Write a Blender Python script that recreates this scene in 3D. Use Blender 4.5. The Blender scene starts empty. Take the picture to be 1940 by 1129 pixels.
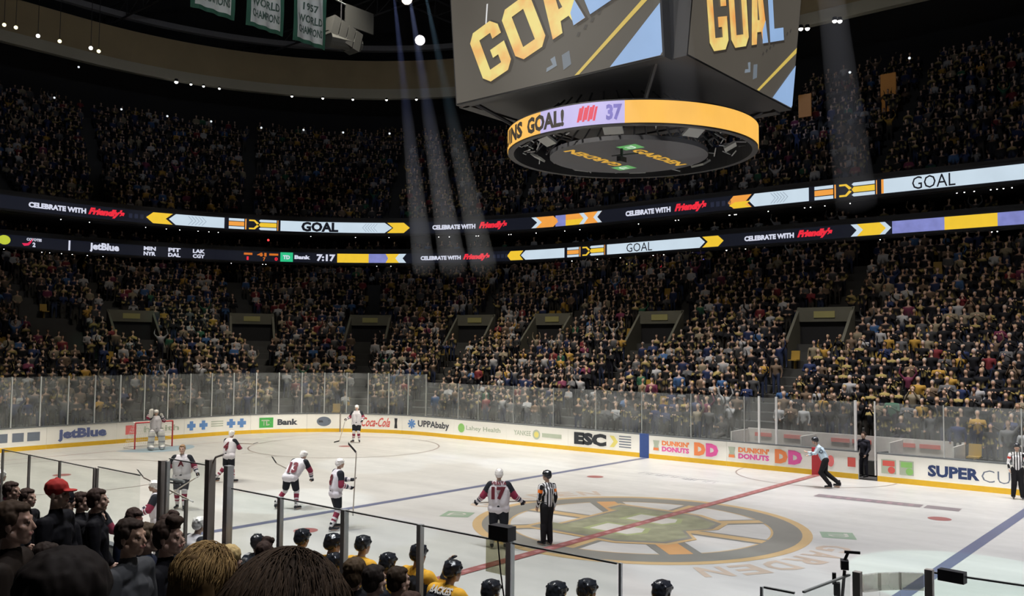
import bpy, math, random
import numpy as np
from mathutils import Vector, Matrix, noise
from mathutils.bvhtree import BVHTree
random.seed(7)
SC = bpy.context.scene
COL = SC.collection
PI = math.pi

# ------------------------------------------------------------------ camera, world, exposure
cam_d = bpy.data.cameras.new('camera')
CAM = bpy.data.objects.new('camera', cam_d); COL.objects.link(CAM)
CR = Vector((0.76487422, 0.64412384, 0.00847943)); CU = Vector((0.02937552, -0.04802579, 0.99841404)); CF = Vector((-0.64350952, 0.76341208, 0.05565516))
CP = Vector((13.37075618, -21.39927831, 4.89990985)); CFOC = 1675.68
CAM.matrix_world = Matrix(((CR.x, CU.x, -CF.x, CP.x), (CR.y, CU.y, -CF.y, CP.y), (CR.z, CU.z, -CF.z, CP.z), (0, 0, 0, 1)))
cam_d.sensor_width = 36; cam_d.lens = CFOC / 1940 * 36; cam_d.clip_start = 0.1; cam_d.clip_end = 400
SC.camera = CAM
SC.view_settings.view_transform = 'Standard'; SC.view_settings.look = 'None'
SC.view_settings.exposure = 0.0; SC.view_settings.gamma = 1.0; SC.view_settings.use_curve_mapping = False
W = bpy.data.worlds.new('world'); SC.world = W; W.use_nodes = True
W.node_tree.nodes['Background'].inputs[0].default_value = (0.35, 0.4, 0.6, 1)
W.node_tree.nodes['Background'].inputs[1].default_value = 0.004

def lamp_area(name, loc, size, power, col, spread, aim=None):
    l = bpy.data.lights.new(name, 'AREA'); l.shape = 'DISK'; l.size = size; l.energy = power; l.color = col; l.spread = math.radians(spread)
    o = bpy.data.objects.new(name, l); COL.objects.link(o); o.location = loc
    if aim is not None: o.rotation_euler = (Vector(aim) - Vector(loc)).to_track_quat('-Z', 'Y').to_euler()
    return o
def lamp_spot(name, loc, aim, power, col, cone, blend=.3, rad=.15):
    l = bpy.data.lights.new(name, 'SPOT'); l.energy = power; l.color = col; l.spot_size = math.radians(cone); l.spot_blend = blend; l.shadow_soft_size = rad
    o = bpy.data.objects.new(name, l); COL.objects.link(o); o.location = loc
    o.rotation_euler = (Vector(aim) - Vector(loc)).to_track_quat('-Z', 'Y').to_euler()
    return o
# rink lamps under the roof, aimed at the ice
RINK = []
for ix, x in enumerate((-26, -17, -8.5, 0, 8.5, 17, 26)):
    for y in (-9.5, 9.5):
        warm = min(1, max(0, (x + 20) / 30))
        c = (1.0 - .10 * warm, .93 - .03 * warm, .80 + .16 * warm)
        RINK.append((x, y)); lamp_area('rink_lamp_light', (x, y * 1.08, 31), 1.6, 1180 * (.78 if x > 6 else 1), c, 72)
# follow-spots: pools on the ice and in the stands
BEAMS = [((-36, 24.3, 33), (-12.2, 7.2, 0), 26000, (.45, .55, 1), 2.4), ((-36.9, 23.6, 33), (-14.4, 7.0, 0), 26000, (.35, .45, 1), 2.0), ((-35.2, 25.2, 33), (-10.4, 7.8, 0), 14000, (.4, .75, 1), 2.2),
         ((3.74, -9, 33), (4.2, -2.9, 0), 5000, (.5, .6, 1), 1.7), ((-.36, 12, 33), (6.8, .6, 0), 6000, (.5, .5, 1), 2.2)]
SPOTS = BEAMS + [((-34, 20, 33), (-10.4, 7.6, 0), 26000, (.75, .88, 1), 5.5), ((-35, 21, 33), (-14.4, 6.8, 0), 16000, (.75, .88, 1), 5), ((-5, 30, 33), (-3.2, 9.8, 0), 15000, (.7, .8, 1), 6),
         ((-20, -14, 33), (-10.2, -4.2, 0), 22000, (.72, .9, 1), 8), ((-34, 10, 33), (-14.9, 3.1, 0), 18000, (.75, .88, 1), 7),
         ((24, -12, 33), (8.9, -.4, 0), 36000, (.55, 1, .85), 8), ((20, -16, 33), (4.4, -3.2, 0), 14000, (.65, .9, 1), 7),
         ((-10, -20, 33), (-5.2, -6.2, 0), 12000, (.65, .7, 1), 8), ((8, 22, 33), (1.5, 7.6, 0), 9000, (.75, .75, 1), 8),
         ((-15, -10, 33), (-9, 39.5, 20.4), 15000, (.5, .65, 1), 6), ((-10, 20, 33), (-43, 10, 6.5), 7000, (.45, 1, .75), 6),
         ((0, 10, 33), (-42.5, 5, 4.5), 4500, (.4, 1, .7), 5), ((0, -10, 33), (-16.3, 22, 5.2), 9000, (1, 1, 1), 3)]
for loc, aim, pw, c, cone in SPOTS: lamp_spot('moving_spot_light', loc, aim, pw, c, cone, .06 if pw == 36000 else .3, .05 if pw == 36000 else .15)
# added low fill lamps, no known fixtures, that brighten the dasher boards
for x in (-20, -13.5, -7, -.5, 6, 12): lamp_area('board_fill_light', (x * .8, -17, 21), .8, 95, (1, .95, .86), 26, (x, 13.1, .2))
for y in (-9, 0, 9): lamp_area('board_fill_light', (6, y * .5, 21), .8, 130, (1, .93, .82), 22, (-29.6, y, .2))
# added faint fill lamps, out of view, that lift the upper bowl
for a, b, pw in (((-8, -4, 29), (-58, 16, 22), 170), ((-8, -6, 29), (-34, 42, 22), 170), ((-2, -6, 29), (-4, 42, 21), 80)): lamp_area('house_fill_light', a, 2, pw, (.85, .9, 1), 60, b)
# dim house light over the stands
for x, y, z, tx, ty, pw in ((-24, 6, 33, -44, 9, 150), (-12, 8, 34, -22, 22, 170), (6, 8, 34, 0, 21, 200), (14, 4, 34, 8, 19, 200)):
    lamp_area('house_fill_light', (x, y, z), 3, pw, (1, .88, .72), 50, (tx, ty, 3))

# ------------------------------------------------------------------ materials
MATS = {}
def mat(name, col=(.5, .5, .5), rough=.6, metal=0, emit=None, estr=1.0, var=.08, nscale=6.0, vcol=False, bump=0.0, bscale=40):
    if name in MATS: return MATS[name]
    m = bpy.data.materials.new(name); m.use_nodes = True; nt = m.node_tree; N = nt.nodes; L = nt.links
    b = N['Principled BSDF']; b.inputs['Roughness'].default_value = rough; b.inputs['Metallic'].default_value = metal
    if vcol and rough > .6: b.inputs['Specular IOR Level'].default_value = .12
    tc = N.new('ShaderNodeTexCoord'); nz = N.new('ShaderNodeTexNoise'); nz.inputs['Scale'].default_value = nscale; nz.inputs['Detail'].default_value = 3
    L.new(tc.outputs['Object'], nz.inputs['Vector'])
    mr = N.new('ShaderNodeMapRange'); mr.inputs['To Min'].default_value = 1 - var; mr.inputs['To Max'].default_value = 1 + var
    L.new(nz.outputs['Fac'], mr.inputs['Value'])
    vm = N.new('ShaderNodeVectorMath'); vm.operation = 'SCALE'
    if vcol:
        at = N.new('ShaderNodeAttribute'); at.attribute_name = 'Col'; L.new(at.outputs['Color'], vm.inputs[0])
    else: vm.inputs[0].default_value = col
    L.new(mr.outputs[0], vm.inputs['Scale']); L.new(vm.outputs[0], b.inputs['Base Color'])
    if emit is not None:
        if emit is True: L.new(vm.outputs[0], b.inputs['Emission Color']); b.inputs['Base Color'].default_value = (.02, .02, .02, 1); L.remove(b.inputs['Base Color'].links[0])
        else: b.inputs['Emission Color'].default_value = (*emit, 1)
        b.inputs['Emission Strength'].default_value = estr
    if bump:
        n2 = N.new('ShaderNodeTexNoise'); n2.inputs['Scale'].default_value = bscale; L.new(tc.outputs['Object'], n2.inputs['Vector'])
        bp = N.new('ShaderNodeBump'); bp.inputs['Strength'].default_value = bump; bp.inputs['Distance'].default_value = .02
        L.new(n2.outputs['Fac'], bp.inputs['Height']); L.new(bp.outputs[0], b.inputs['Normal'])
    MATS[name] = m; return m
def s2l(c): return tuple((v / 255 / 12.92) if v / 255 <= .04045 else ((v / 255 + .055) / 1.055) ** 2.4 for v in c)
def led(name, rgb, k=1.0, var=.06, nscale=3): return mat('led_' + name, s2l(rgb), .5, emit=True, estr=k, var=var, nscale=nscale)
def glass_mat(name, tint=(.93, .95, .95), haze=.075, gl=.06):
    if name in MATS: return MATS[name]
    m = bpy.data.materials.new(name); m.use_nodes = True; nt = m.node_tree; N = nt.nodes; L = nt.links; N.remove(N['Principled BSDF'])
    out = N['Material Output']; t = N.new('ShaderNodeBsdfTransparent'); t.inputs[0].default_value = (*tint, 1)
    d = N.new('ShaderNodeBsdfDiffuse'); d.inputs[0].default_value = (.75, .78, .78, 1); g = N.new('ShaderNodeBsdfGlossy'); g.inputs['Roughness'].default_value = .08
    tc = N.new('ShaderNodeTexCoord'); nz = N.new('ShaderNodeTexNoise'); nz.inputs['Scale'].default_value = 1.3; nz.inputs['Detail'].default_value = 4; L.new(tc.outputs['Object'], nz.inputs['Vector'])
    mr = N.new('ShaderNodeMapRange'); mr.inputs['From Min'].default_value = .3; mr.inputs['From Max'].default_value = .7; mr.inputs['To Min'].default_value = haze * .4; mr.inputs['To Max'].default_value = haze * 1.6
    L.new(nz.outputs['Fac'], mr.inputs['Value'])
    a = N.new('ShaderNodeMixShader'); b = N.new('ShaderNodeMixShader'); L.new(mr.outputs[0], a.inputs[0]); L.new(t.outputs[0], a.inputs[1]); L.new(d.outputs[0], a.inputs[2])
    fr = N.new('ShaderNodeFresnel'); fr.inputs[0].default_value = 1.3; ge = N.new('ShaderNodeNewGeometry'); ma = N.new('ShaderNodeMath'); ma.operation = 'SUBTRACT'; ma.use_clamp = True; L.new(fr.outputs[0], ma.inputs[0]); L.new(ge.outputs['Backfacing'], ma.inputs[1])
    mi = N.new('ShaderNodeMath'); mi.operation = 'MINIMUM'; mi.inputs[1].default_value = .22; L.new(ma.outputs[0], mi.inputs[0]); L.new(mi.outputs[0], b.inputs[0])
    L.new(a.outputs[0], b.inputs[1]); L.new(g.outputs[0], b.inputs[2]); L.new(b.outputs[0], out.inputs[0]); MATS[name] = m; return m

M_VC = mat('painted_cloth', rough=.75, vcol=True, var=.10, nscale=14)
M_SKIN = mat('skin', rough=.5, vcol=True, var=.06, nscale=20)
M_CROWD = mat('crowd_cloth', rough=.8, vcol=True, var=.05)
M_GLASS = glass_mat('rink_glass'); M_GLASS_NEAR = glass_mat('bench_glass', (.95, .97, .96), .02)
M_POST = mat('stanchion_metal', (.62, .64, .64), .35, .7)
M_POSTDK = mat('dark_post_metal', (.34, .31, .28), .45, .25)
M_BLACK = mat('black_plastic', (.02, .02, .022), .5)

# ------------------------------------------------------------------ object helpers
def tag(o, label=None, cat=None, group=None, kind=None):
    if label: o['label'] = label
    if cat: o['category'] = cat
    if group: o['group'] = group
    if kind: o['kind'] = kind
    return o
def mesh_obj(name, verts, faces, m, parent=None, smooth=False):
    me = bpy.data.meshes.new(name); me.from_pydata([tuple(v) for v in verts], [], faces); me.update()
    if smooth: me.shade_smooth()
    if m: me.materials.append(m)
    o = bpy.data.objects.new(name, me); COL.objects.link(o)
    if parent is not None: o.parent = parent
    return o
def empty(name, loc=(0, 0, 0), rz=0, label=None, cat=None, group=None):
    o = bpy.data.objects.new(name, None); COL.objects.link(o); o.location = loc; o.rotation_euler = (0, 0, rz); o.empty_display_size = .2
    return tag(o, label, cat, group)
class MB:
    def __init__(s): s.v = []; s.f = []
    def add(s, v, f):
        n = len(s.v); s.v += [tuple(p) for p in v]; s.f += [tuple(i + n for i in q) for q in f]; return s
    def box(s, c, d, rz=0, R=None):
        R = R or Matrix.Rotation(rz, 3, 'Z'); c = Vector(c)
        P = [c + R @ Vector((sx * d[0] / 2, sy * d[1] / 2, sz * d[2] / 2)) for sz in (-1, 1) for sy in (-1, 1) for sx in (-1, 1)]
        return s.add(P, [(0, 2, 3, 1), (4, 5, 7, 6), (0, 1, 5, 4), (2, 6, 7, 3), (0, 4, 6, 2), (1, 3, 7, 5)])
    def tube(s, p0, p1, r0, r1=None, n=8):
        r1 = r0 if r1 is None else r1; p0 = Vector(p0); p1 = Vector(p1); q = (p1 - p0).to_track_quat('Z', 'Y').to_matrix()
        P = [p0 + q @ Vector((r0 * math.cos(2 * PI * k / n), r0 * math.sin(2 * PI * k / n), 0)) for k in range(n)] + [p1 + q @ Vector((r1 * math.cos(2 * PI * k / n), r1 * math.sin(2 * PI * k / n), 0)) for k in range(n)]
        return s.add(P, [(k, (k + 1) % n, n + (k + 1) % n, n + k) for k in range(n)] + [tuple(range(n))[::-1], tuple(range(n, 2 * n))])
    def path(s, pts, r, n=6):
        for a, b in zip(pts[:-1], pts[1:]): s.tube(a, b, r, r, n)
        return s
    def build(s, name, m, parent=None, smooth=False): return mesh_obj(name, s.v, s.f, m, parent, smooth)

# rounded-rectangle paths: s = arc length from (0,hy) towards -x
def rr(s, P):
    hx, hy, R = P; sg = 1
    if s < 0: s = -s; sg = -1
    a = hx - R; L = PI / 2 * R; b = 2 * (hy - R)
    if s <= a: p = (-s, hy); n = (0, 1)
    elif s <= a + L: t = (s - a) / R; n = (-math.sin(t), math.cos(t)); p = (-a + R * n[0], hy - R + R * n[1])
    elif s <= a + L + b: p = (-hx, hy - R - (s - a - L)); n = (-1, 0)
    elif s <= a + 2 * L + b: t = (s - a - L - b) / R; n = (-math.cos(t), -math.sin(t)); p = (-a + R * n[0], -(hy - R) + R * n[1])
    else: p = (-a + (s - a - 2 * L - b), -hy); n = (0, -1)
    return Vector((p[0] * sg, p[1])), Vector((n[0] * sg, n[1]))
def onp(s, z, off, P):
    p, n = rr(s, P); return Vector((p.x + n.x * off, p.y + n.y * off, z))
def sweep(name, P, s0, s1, prof, m, parent=None, step=.6, closed=True, smooth=False):
    n = max(2, int(math.ceil(abs(s1 - s0) / step)) + 1); v = []; f = []; k = len(prof)
    for i in range(n):
        s = s0 + (s1 - s0) * i / (n - 1)
        for off, z in prof: v.append(onp(s, z, off, P))
    for i in range(n - 1):
        for j in range(k if closed else k - 1):
            a = i * k + j; b = i * k + (j + 1) % k; f.append((a, b, b + k, a + k))
    if closed: f.append(tuple(range(k))); f.append(tuple(range((n - 1) * k, n * k))[::-1])
    return mesh_obj(name, v, f, m, parent, smooth)
def rect(o0, o1, z0, z1): return [(o0, z0), (o1, z0), (o1, z1), (o0, z1)]
# flat graphics: block with pointed/notched ends, in (s,z); u grows to the picture's right (= -s)
def block(name, P, sl, sr, z0, z1, off, m, parent, dl=0, dr=0):
    zm = (z0 + z1) / 2; n = max(2, int(abs(sl - sr) / .5) + 2); v = []; f = []
    for z, a, b in ((z0, sl, sr), (zm, sl - dl, sr - dr), (z1, sl, sr)):
        for i in range(n): v.append(onp(a + (b - a) * i / (n - 1), z, off, P))
    for r in range(2):
        for i in range(n - 1): a = r * n + i; f.append((a, a + 1, a + 1 + n, a + n))
    return mesh_obj(name, v, f, m, parent)
_tc = {}
def text2d(txt, bold=0.0, shear=0.0):
    key = (txt, bold, shear)
    if key in _tc: return _tc[key]
    c = bpy.data.curves.new('t', 'FONT'); c.body = txt; c.size = 1; c.offset = bold; c.shear = shear; c.resolution_u = 2; c.align_x = 'LEFT'
    o = bpy.data.objects.new('t', c); COL.objects.link(o); bpy.context.view_layer.update()
    dg = bpy.context.evaluated_depsgraph_get(); me = bpy.data.meshes.new_from_object(o.evaluated_get(dg))
    V = np.array([v.co[:2] for v in me.vertices]); F = [tuple(p.vertices) for p in me.polygons]
    bpy.data.objects.remove(o); bpy.data.curves.remove(c); bpy.data.meshes.remove(me)
    mn = V.min(0); mx = V.max(0); V = (V - mn) / (mx - mn)   # unit box
    _tc[key] = (V, F, (mx - mn)[0] / (mx - mn)[1]); return _tc[key]
def text_on(name, txt, fn, m, parent, bold=0.0, shear=0.0):
    V, F, _ = text2d(txt, bold, shear); return mesh_obj(name, [fn(x, y) for x, y in V], F, m, parent)
def path_text(name, txt, P, sl, sr, z0, z1, off, m, parent, bold=.0, shear=0.0):
    return text_on(name, txt, lambda x, y: onp(sl + (sr - sl) * x, z0 + (z1 - z0) * y, off, P), m, parent, bold, shear)
# block glyphs (unit width .72 x height 1)
def ring_poly(out, inn):
    n = len(out); return list(out) + list(inn), [(i, (i + 1) % n, n + (i + 1) % n, n + i) for i in range(n)]
def glyph(ch):
    w, t, c = .72, .22, .14
    if ch == 'O': return ring_poly([(c, 0), (w - c, 0), (w, c), (w, 1 - c), (w - c, 1), (c, 1), (0, 1 - c), (0, c)], [(t, t * .9), (w - t, t * .9), (w - t, t * .9), (w - t, 1 - t * .9), (w - t, 1 - t * .9), (t, 1 - t * .9), (t, 1 - t * .9), (t, t * .9)])
    if ch == 'G': return [(c, 0), (w - c, 0), (w, c), (w, .52), (w - t * 1.6, .52), (w - t * 1.6, .36), (w - t, .36), (w - t, t * .9), (t, t * .9), (t, 1 - t * .9), (w - t, 1 - t * .9), (w - t, .68), (w, .68), (w, 1 - c), (w - c, 1), (c, 1), (0, 1 - c), (0, c)], [(0, 1, 7, 8, 17), (1, 2, 6, 7), (2, 3, 4, 5, 6), (17, 8, 9, 16), (9, 10, 14, 15, 16), (10, 11, 12, 13, 14)]
    if ch == 'A': return [(0, 0), (t, 0), (t + .05, .2), (w - t - .05, .2), (w - t, 0), (w, 0), (w - .16, 1), (.16, 1), (t + .1, .4), (w - t - .1, .4), (w / 2, .82)], [(0, 1, 2, 8, 10, 7), (2, 3, 9, 8), (3, 4, 5, 6, 10, 9), (10, 6, 7)]
    if ch == 'L': return [(0, 0), (w * .9, 0), (w * .9, t), (t, t), (t, 1), (0, 1)], [(0, 1, 2, 3), (0, 3, 4, 5)]
    return [(0, 0), (w, 0), (w, 1), (0, 1)], [(0, 1, 2, 3)]

# ------------------------------------------------------------------ room shell
M_CONC = mat('dark_concrete', (.045, .043, .042), .9, nscale=.6, var=.25)
M_ROOF = mat('roof_dark', (.012, .012, .014), .9)
M_WALL = mat('upper_wall', (.02, .02, .022), .9)
v = [(-95, -60, 42), (60, -60, 42), (60, 80, 42), (-95, 80, 42)]
tag(mesh_obj('ceiling', v, [(0, 1, 2, 3)], M_ROOF), kind='structure')
tag(mesh_obj('floor', [(-95, -60, -.06), (60, -60, -.06), (60, 80, -.06), (-95, 80, -.06)], [(0, 1, 2, 3)], M_CONC), kind='structure')
PW = (72, 52, 40)
tag(sweep('wall_back', PW, -45, 150, rect(0, .4, -.06, 42), M_WALL, step=2.5), kind='structure')
PB = (65, 44, 31.5)
M_TAN = mat('tan_bulkhead', (.42, .33, .19), .85, nscale=.4, var=.15); M_LIP = mat('grey_lip', (.5, .47, .37), .8, nscale=.4); M_RAIL = mat('dark_rail', (.2, .2, .22), .6)
for nm, prof, m in (('trim_1', rect(0, .6, 29.75, 30.7), M_LIP), ('trim_2', rect(.12, .7, 30.7, 33.6), M_TAN), ('trim_3', rect(-.1, .5, 34.6, 35.1), M_RAIL)):
    tag(sweep(nm, PB, -40, 125, prof, m, step=1.5), kind='structure')

# ------------------------------------------------------------------ ice
def ice_material():
    m = bpy.data.materials.new('ice'); m.use_nodes = True; nt = m.node_tree; N = nt.nodes; L = nt.links; b = N['Principled BSDF']
    tc = N.new('ShaderNodeTexCoord'); mp = N.new('ShaderNodeMapping'); mp.inputs['Scale'].default_value = (.25, 1.1, 1); L.new(tc.outputs['Object'], mp.inputs[0])
    nz = N.new('ShaderNodeTexNoise'); nz.inputs['Scale'].default_value = 1.0; nz.inputs['Detail'].default_value = 6; L.new(mp.outputs[0], nz.inputs[0])
    cr = N.new('ShaderNodeValToRGB'); cr.color_ramp.elements[0].position = .3; cr.color_ramp.elements[0].color = (.385, .382, .37, 1); cr.color_ramp.elements[1].position = .7; cr.color_ramp.elements[1].color = (.475, .47, .452, 1)
    L.new(nz.outputs['Fac'], cr.inputs[0]); L.new(cr.outputs[0], b.inputs['Base Color'])
    n2 = N.new('ShaderNodeTexNoise'); n2.inputs['Scale'].default_value = 2.5; n2.inputs['Detail'].default_value = 8; L.new(tc.outputs['Object'], n2.inputs[0])
    mr = N.new('ShaderNodeMapRange'); mr.inputs['To Min'].default_value = .28; mr.inputs['To Max'].default_value = .5; L.new(n2.outputs['Fac'], mr.inputs[0]); L.new(mr.outputs[0], b.inputs['Roughness'])
    return m
PR = (29.8, 13.1, 8.5)
LOOP = [rr(s, PR)[0] for s in np.linspace(0, 0.5 * (4 * (29.8 - 8.5) + 4 * (13.1 - 8.5) + 2 * PI * 8.5), 90)]
rim = [(p.x, p.y) for p in LOOP] + [(-p.x, p.y) for p in LOOP[::-1][1:-1]]
ice = mesh_obj('floor_ice', [(x, y, 0) for x, y in rim], [tuple(range(len(rim)))], ice_material()); tag(ice, kind='structure')
ZL = .004
def paint(name, rgb, rough=.4): return mat('ice_paint_' + name, tuple(c * .62 for c in s2l(rgb)), rough, nscale=1.5, var=.12)
def flat(name, V, F, m, z=ZL): return mesh_obj(name, [(x, y, z) for x, y in V], F, m, ice)
def annulus(name, c, r0, r1, m, a0=0, a1=2 * PI, n=72, z=ZL):
    V = []; 
    for i in range(n + 1):
        t = a0 + (a1 - a0) * i / n
        for r in (r0, r1): V.append((c[0] + r * math.cos(t), c[1] + r * math.sin(t)))
    return flat(name, V, [(2 * i, 2 * i + 1, 2 * i + 3, 2 * i + 2) for i in range(n)], m, z)
def bar(name, p, q, w, m, z=ZL):
    p = Vector(p); q = Vector(q); d = (q - p).normalized(); n = Vector((-d.y, d.x)) * w / 2
    return flat(name, [p - n, q - n, q + n, p + n], [(0, 1, 2, 3)], m, z)
def disc(name, c, r, m, z=ZL): return flat(name, [(c[0] + r * math.cos(t), c[1] + r * math.sin(t)) for t in np.linspace(0, 2 * PI, 33)[:-1]], [tuple(range(32))], m, z)
P_RED = paint('red', (172, 108, 106)); P_BLUE = paint('blue', (112, 118, 146)); P_GREY = paint('grey', (146, 145, 138)); P_GOLD = paint('gold', (214, 184, 136)); P_ORANGE = paint('orange', (224, 172, 118))
P_GREEN = paint('green', (160, 184, 160)); P_THIN = paint('thin', (150, 135, 130)); P_BFILL = mat('ice_paint_bfill', tuple(c * .62 for c in s2l((160, 162, 134))), .4, nscale=2.2, var=.55); P_LIME = paint('lime', (178, 188, 138)); P_ICE = paint('white', (226, 224, 216)); P_TAN = paint('tan', (210, 192, 174)); P_CREASE = paint('crease', (165, 190, 205))
bar('red_line', (0, -13.1), (0, 13.1), .3, P_RED, .0125)
for k in range(-26, 27): flat('red_line_dash', [(-.06, k * .5 - .1), (.06, k * .5 - .1), (.06, k * .5 + .1), (-.06, k * .5 + .1)], [(0, 1, 2, 3)], paint('pink', (205, 150, 150)), .014)
for x in (-7.77, 7.77): bar('blue_line', (x, -13.1), (x, 13.1), .3, P_BLUE)
for x in (-26.8, 26.8): bar('goal_line', (x, -12.2), (x, 12.2), .06, P_RED)
for x in (-6.1, 6.1):
    for y in (-6.71, 6.71): disc('faceoff_dot', (x, y), .32, P_RED)
for x in (-20.9, 20.9):
    for y in (-6.71, 6.71):
        disc('faceoff_dot', (x, y), .32, P_RED); annulus('faceoff_circle', (x, y), 4.53, 4.6, P_THIN)
        for sx in (-1, 1):
            for sy in (-1, 1): bar('hash_mark', (x + sx * .9, y + sy * 4.6), (x + sx * .9, y + sy * 5.2), .06, P_THIN)
annulus('referee_crease', (0, 13.0), 3.0, 3.06, P_THIN, PI, 2 * PI)
annulus('goal_crease', (-26.8, 0), 0, 1.83, P_CREASE, -PI / 2, PI / 2)
# centre emblem: spoked wheel with a block letter
annulus('wheel_gold_rim', (0, 0), 4.36, 4.62, P_GOLD); annulus('wheel_dark_rim', (0, 0), 3.62, 4.36, P_GREY, z=.005); annulus('wheel_inner_rim', (0, 0), 3.56, 3.62, P_GOLD)
for k in range(8):
    a = k * PI / 4 + .06; d = Vector((math.cos(a), math.sin(a))); n = Vector((-d.y, d.x))
    wide = k in (3, 7)
    bar('wheel_spoke_edge', d * .8, d * 3.7, 1.05 if wide else .62, P_GREY, .006); bar('wheel_spoke', d * 1.0, d * 3.62, .6 if wide else .36, P_ORANGE if wide else P_GOLD, .0075)
BO = [(-1.9, -2.1), (.7, -2.1), (1.7, -1.5), (1.9, -.6), (1.35, .05), (1.75, .7), (1.6, 1.5), (.6, 2.1), (-1.9, 2.1), (-1.9, 1.4), (-1.5, 1.4), (-1.5, -1.4), (-1.9, -1.4)]
def scaled(P, s): return [(x * s, y * s) for x, y in P]
flat('letter_outline', scaled(BO, 1.16), [tuple(range(13))], P_GOLD, .0085); flat('letter_edge', scaled(BO, 1.08), [tuple(range(13))], P_GREY, .0095); flat('letter', BO, [tuple(range(13))], P_BFILL, .0105)
for y0, y1 in ((-1.35, -.45), (.45, 1.3)):
    flat('letter_hole_edge', [(-.85, y0 - .15), (.6, y0 - .15), (.85, (y0 + y1) / 2), (.6, y1 + .15), (-.85, y1 + .15)], [(0, 1, 2, 3, 4)], P_LIME, .0115)
    flat('letter_hole', [(-.7, y0), (.5, y0), (.68, (y0 + y1) / 2), (.5, y1), (-.7, y1)], [(0, 1, 2, 3, 4)], P_ICE, .012)
for base in (0, PI):
    for i, ch in enumerate('  GARDEN'):
        a = base + .46 - i * .165
        def fn(x, y, a=a): r = 4.85 + y * .85; t = a - (x - .5) * .13; return (r * math.cos(t), r * math.sin(t), ZL)
        if i == 0: mesh_obj('rink_name_badge', [fn(x, y) for x, y in ((-.1, 0), (1.1, 0), (1.1, 1), (-.1, 1))], [(0, 1, 2, 3)], P_GREEN, ice); text_on('rink_name_letters', 'TD', lambda x, y: Vector(fn(x * .7 + .15, y * .6 + .2)) + Vector((0, 0, .003)), P_ICE, ice, .02)
        elif ch != ' ': text_on('rink_name_letter', ch, lambda x, y: fn(x, y), P_TAN, ice, .03)
for x0, x1 in ((1.8, 5.1), (5.2, 6.2)): bar('ice_lettering_bar', (x0, 8.35 + (x0 - 1.8) * .07), (x1, 8.35 + (x1 - 1.8) * .07), .62, paint('ink', (146, 136, 140)))
for k in range(9): bar('ice_lettering', (2.15 + k * .32, 8.38 + k * .02), (2.3 + k * .32, 8.39 + k * .02), .34, paint('pale_ink', (176, 150, 158)), .006)
x = -5.4
for w, h in ((.35, .5), (.3, .45), (.08, .6), (.4, .5), (.35, .45), (.07, .55), (.07, .55), (.4, .5), (.3, .5)):
    y = 8.9 - (x + 5.4) * .1
    for a, b in (((x, y - h / 2), (x, y + h / 2)), ((x, y + h / 2), (x + w, y + h / 2)), ((x + w, y), (x + w, y - h / 2))): bar('ice_outline_lettering', a, b, .045, paint('ink2', (125, 128, 138)))
    x += w + .13

# ------------------------------------------------------------------ boards with adverts
M_BOARD = mat('board_white', (.9, .89, .84), .35, nscale=1.2, var=.05); M_KICK = mat('kick_yellow', s2l((222, 178, 40)), .4); M_CAP = mat('board_cap', (.13, .14, .15), .5)
INK = dict(navy=(38, 58, 104), grey=(110, 120, 135), black=(42, 46, 52), red=(214, 92, 84), green=(72, 172, 82), orange=(238, 138, 84), magenta=(226, 92, 166), pink=(236, 120, 120), pale=(178, 188, 170), blue=(96, 140, 200), yellow=(226, 214, 120), lime=(140, 196, 110), slate=(92, 104, 150), dk=(70, 74, 82))
def ink(k): return mat('print_' + k, s2l(INK[k]), .45)
def btext(par, txt, sl, sr, z0, z1, k, bold=.02, shear=0, name='lettering'): return path_text(name, txt, PR, sl, sr, z0, z1, -.012, ink(k), par, bold, shear)
def bblock(par, sl, sr, z0, z1, k, dl=0, dr=0, name='logo_patch', off=-.010): return block(name, PR, sl, sr, z0, z1, off, ink(k), par, dl, dr)
def bdisc(par, s, z, r, k, name='logo_disc', off=-.011, n=20, asp=1):
    V = [onp(s - r * asp * math.cos(2 * PI * i / n), z + r * math.sin(2 * PI * i / n), off, PR) for i in range(n)]
    return mesh_obj(name, V, [tuple(range(n))], ink(k), par)
def board(s0, s1, label, ads=None):
    mid = (s0 + s1) / 2; p = onp(mid, 0, 0, PR)
    s0, s1 = s0 + (.004 if s1 > s0 else -.004), s1 - (.004 if s1 > s0 else -.004); e = empty('dasher_board', (0, 0, 0), 0, label, 'board', 'plain boards round the ice' if ads is None else None); e.location = p
    def w(o): o.matrix_parent_inverse = Matrix.Translation(-p); return o
    kids = [sweep('board_panel', PR, s0, s1, rect(0, .1, 0, 1.02), M_BOARD, e), sweep('kick_strip', PR, s0, s1, rect(-.006, 0, 0, .2), M_KICK, e), sweep('cap_rail', PR, s0, s1, rect(-.03, .13, 1.02, 1.07), M_CAP, e)]
    n0 = len(COL.objects)
    if ads: ads(e)
    for o in e.children: w(o)
    return e
def ad_squares(e):
    for a, b in ((45.2, 44.6), (44.4, 43.9), (43.75, 43.2)): bblock(e, a, b, .42, .82, 'grey', name='printed_square')
def ad_jet(e): btext(e, 'jetBlue', 42.4, 40.1, .28, .88, 'slate', .05)
def ad_net(e): bblock(e, 39.15, 38.6, .4, .85, 'pink', name='printed_square'); btext(e, 'health', 38.2, 36.3, .45, .75, 'pale', .02)
def ad_cross(e):
    for s in (35.6, 34.9, 33.3, 32.7):
        bblock(e, s + .24, s - .24, .52, .72, 'blue', name='cross_bar'); bblock(e, s + .1, s - .1, .38, .86, 'blue', name='cross_post', off=-.012)
    for z in (.5, .62, .74): bblock(e, 34.45, 33.75, z, z + .05, 'pale', name='printed_line')
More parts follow.
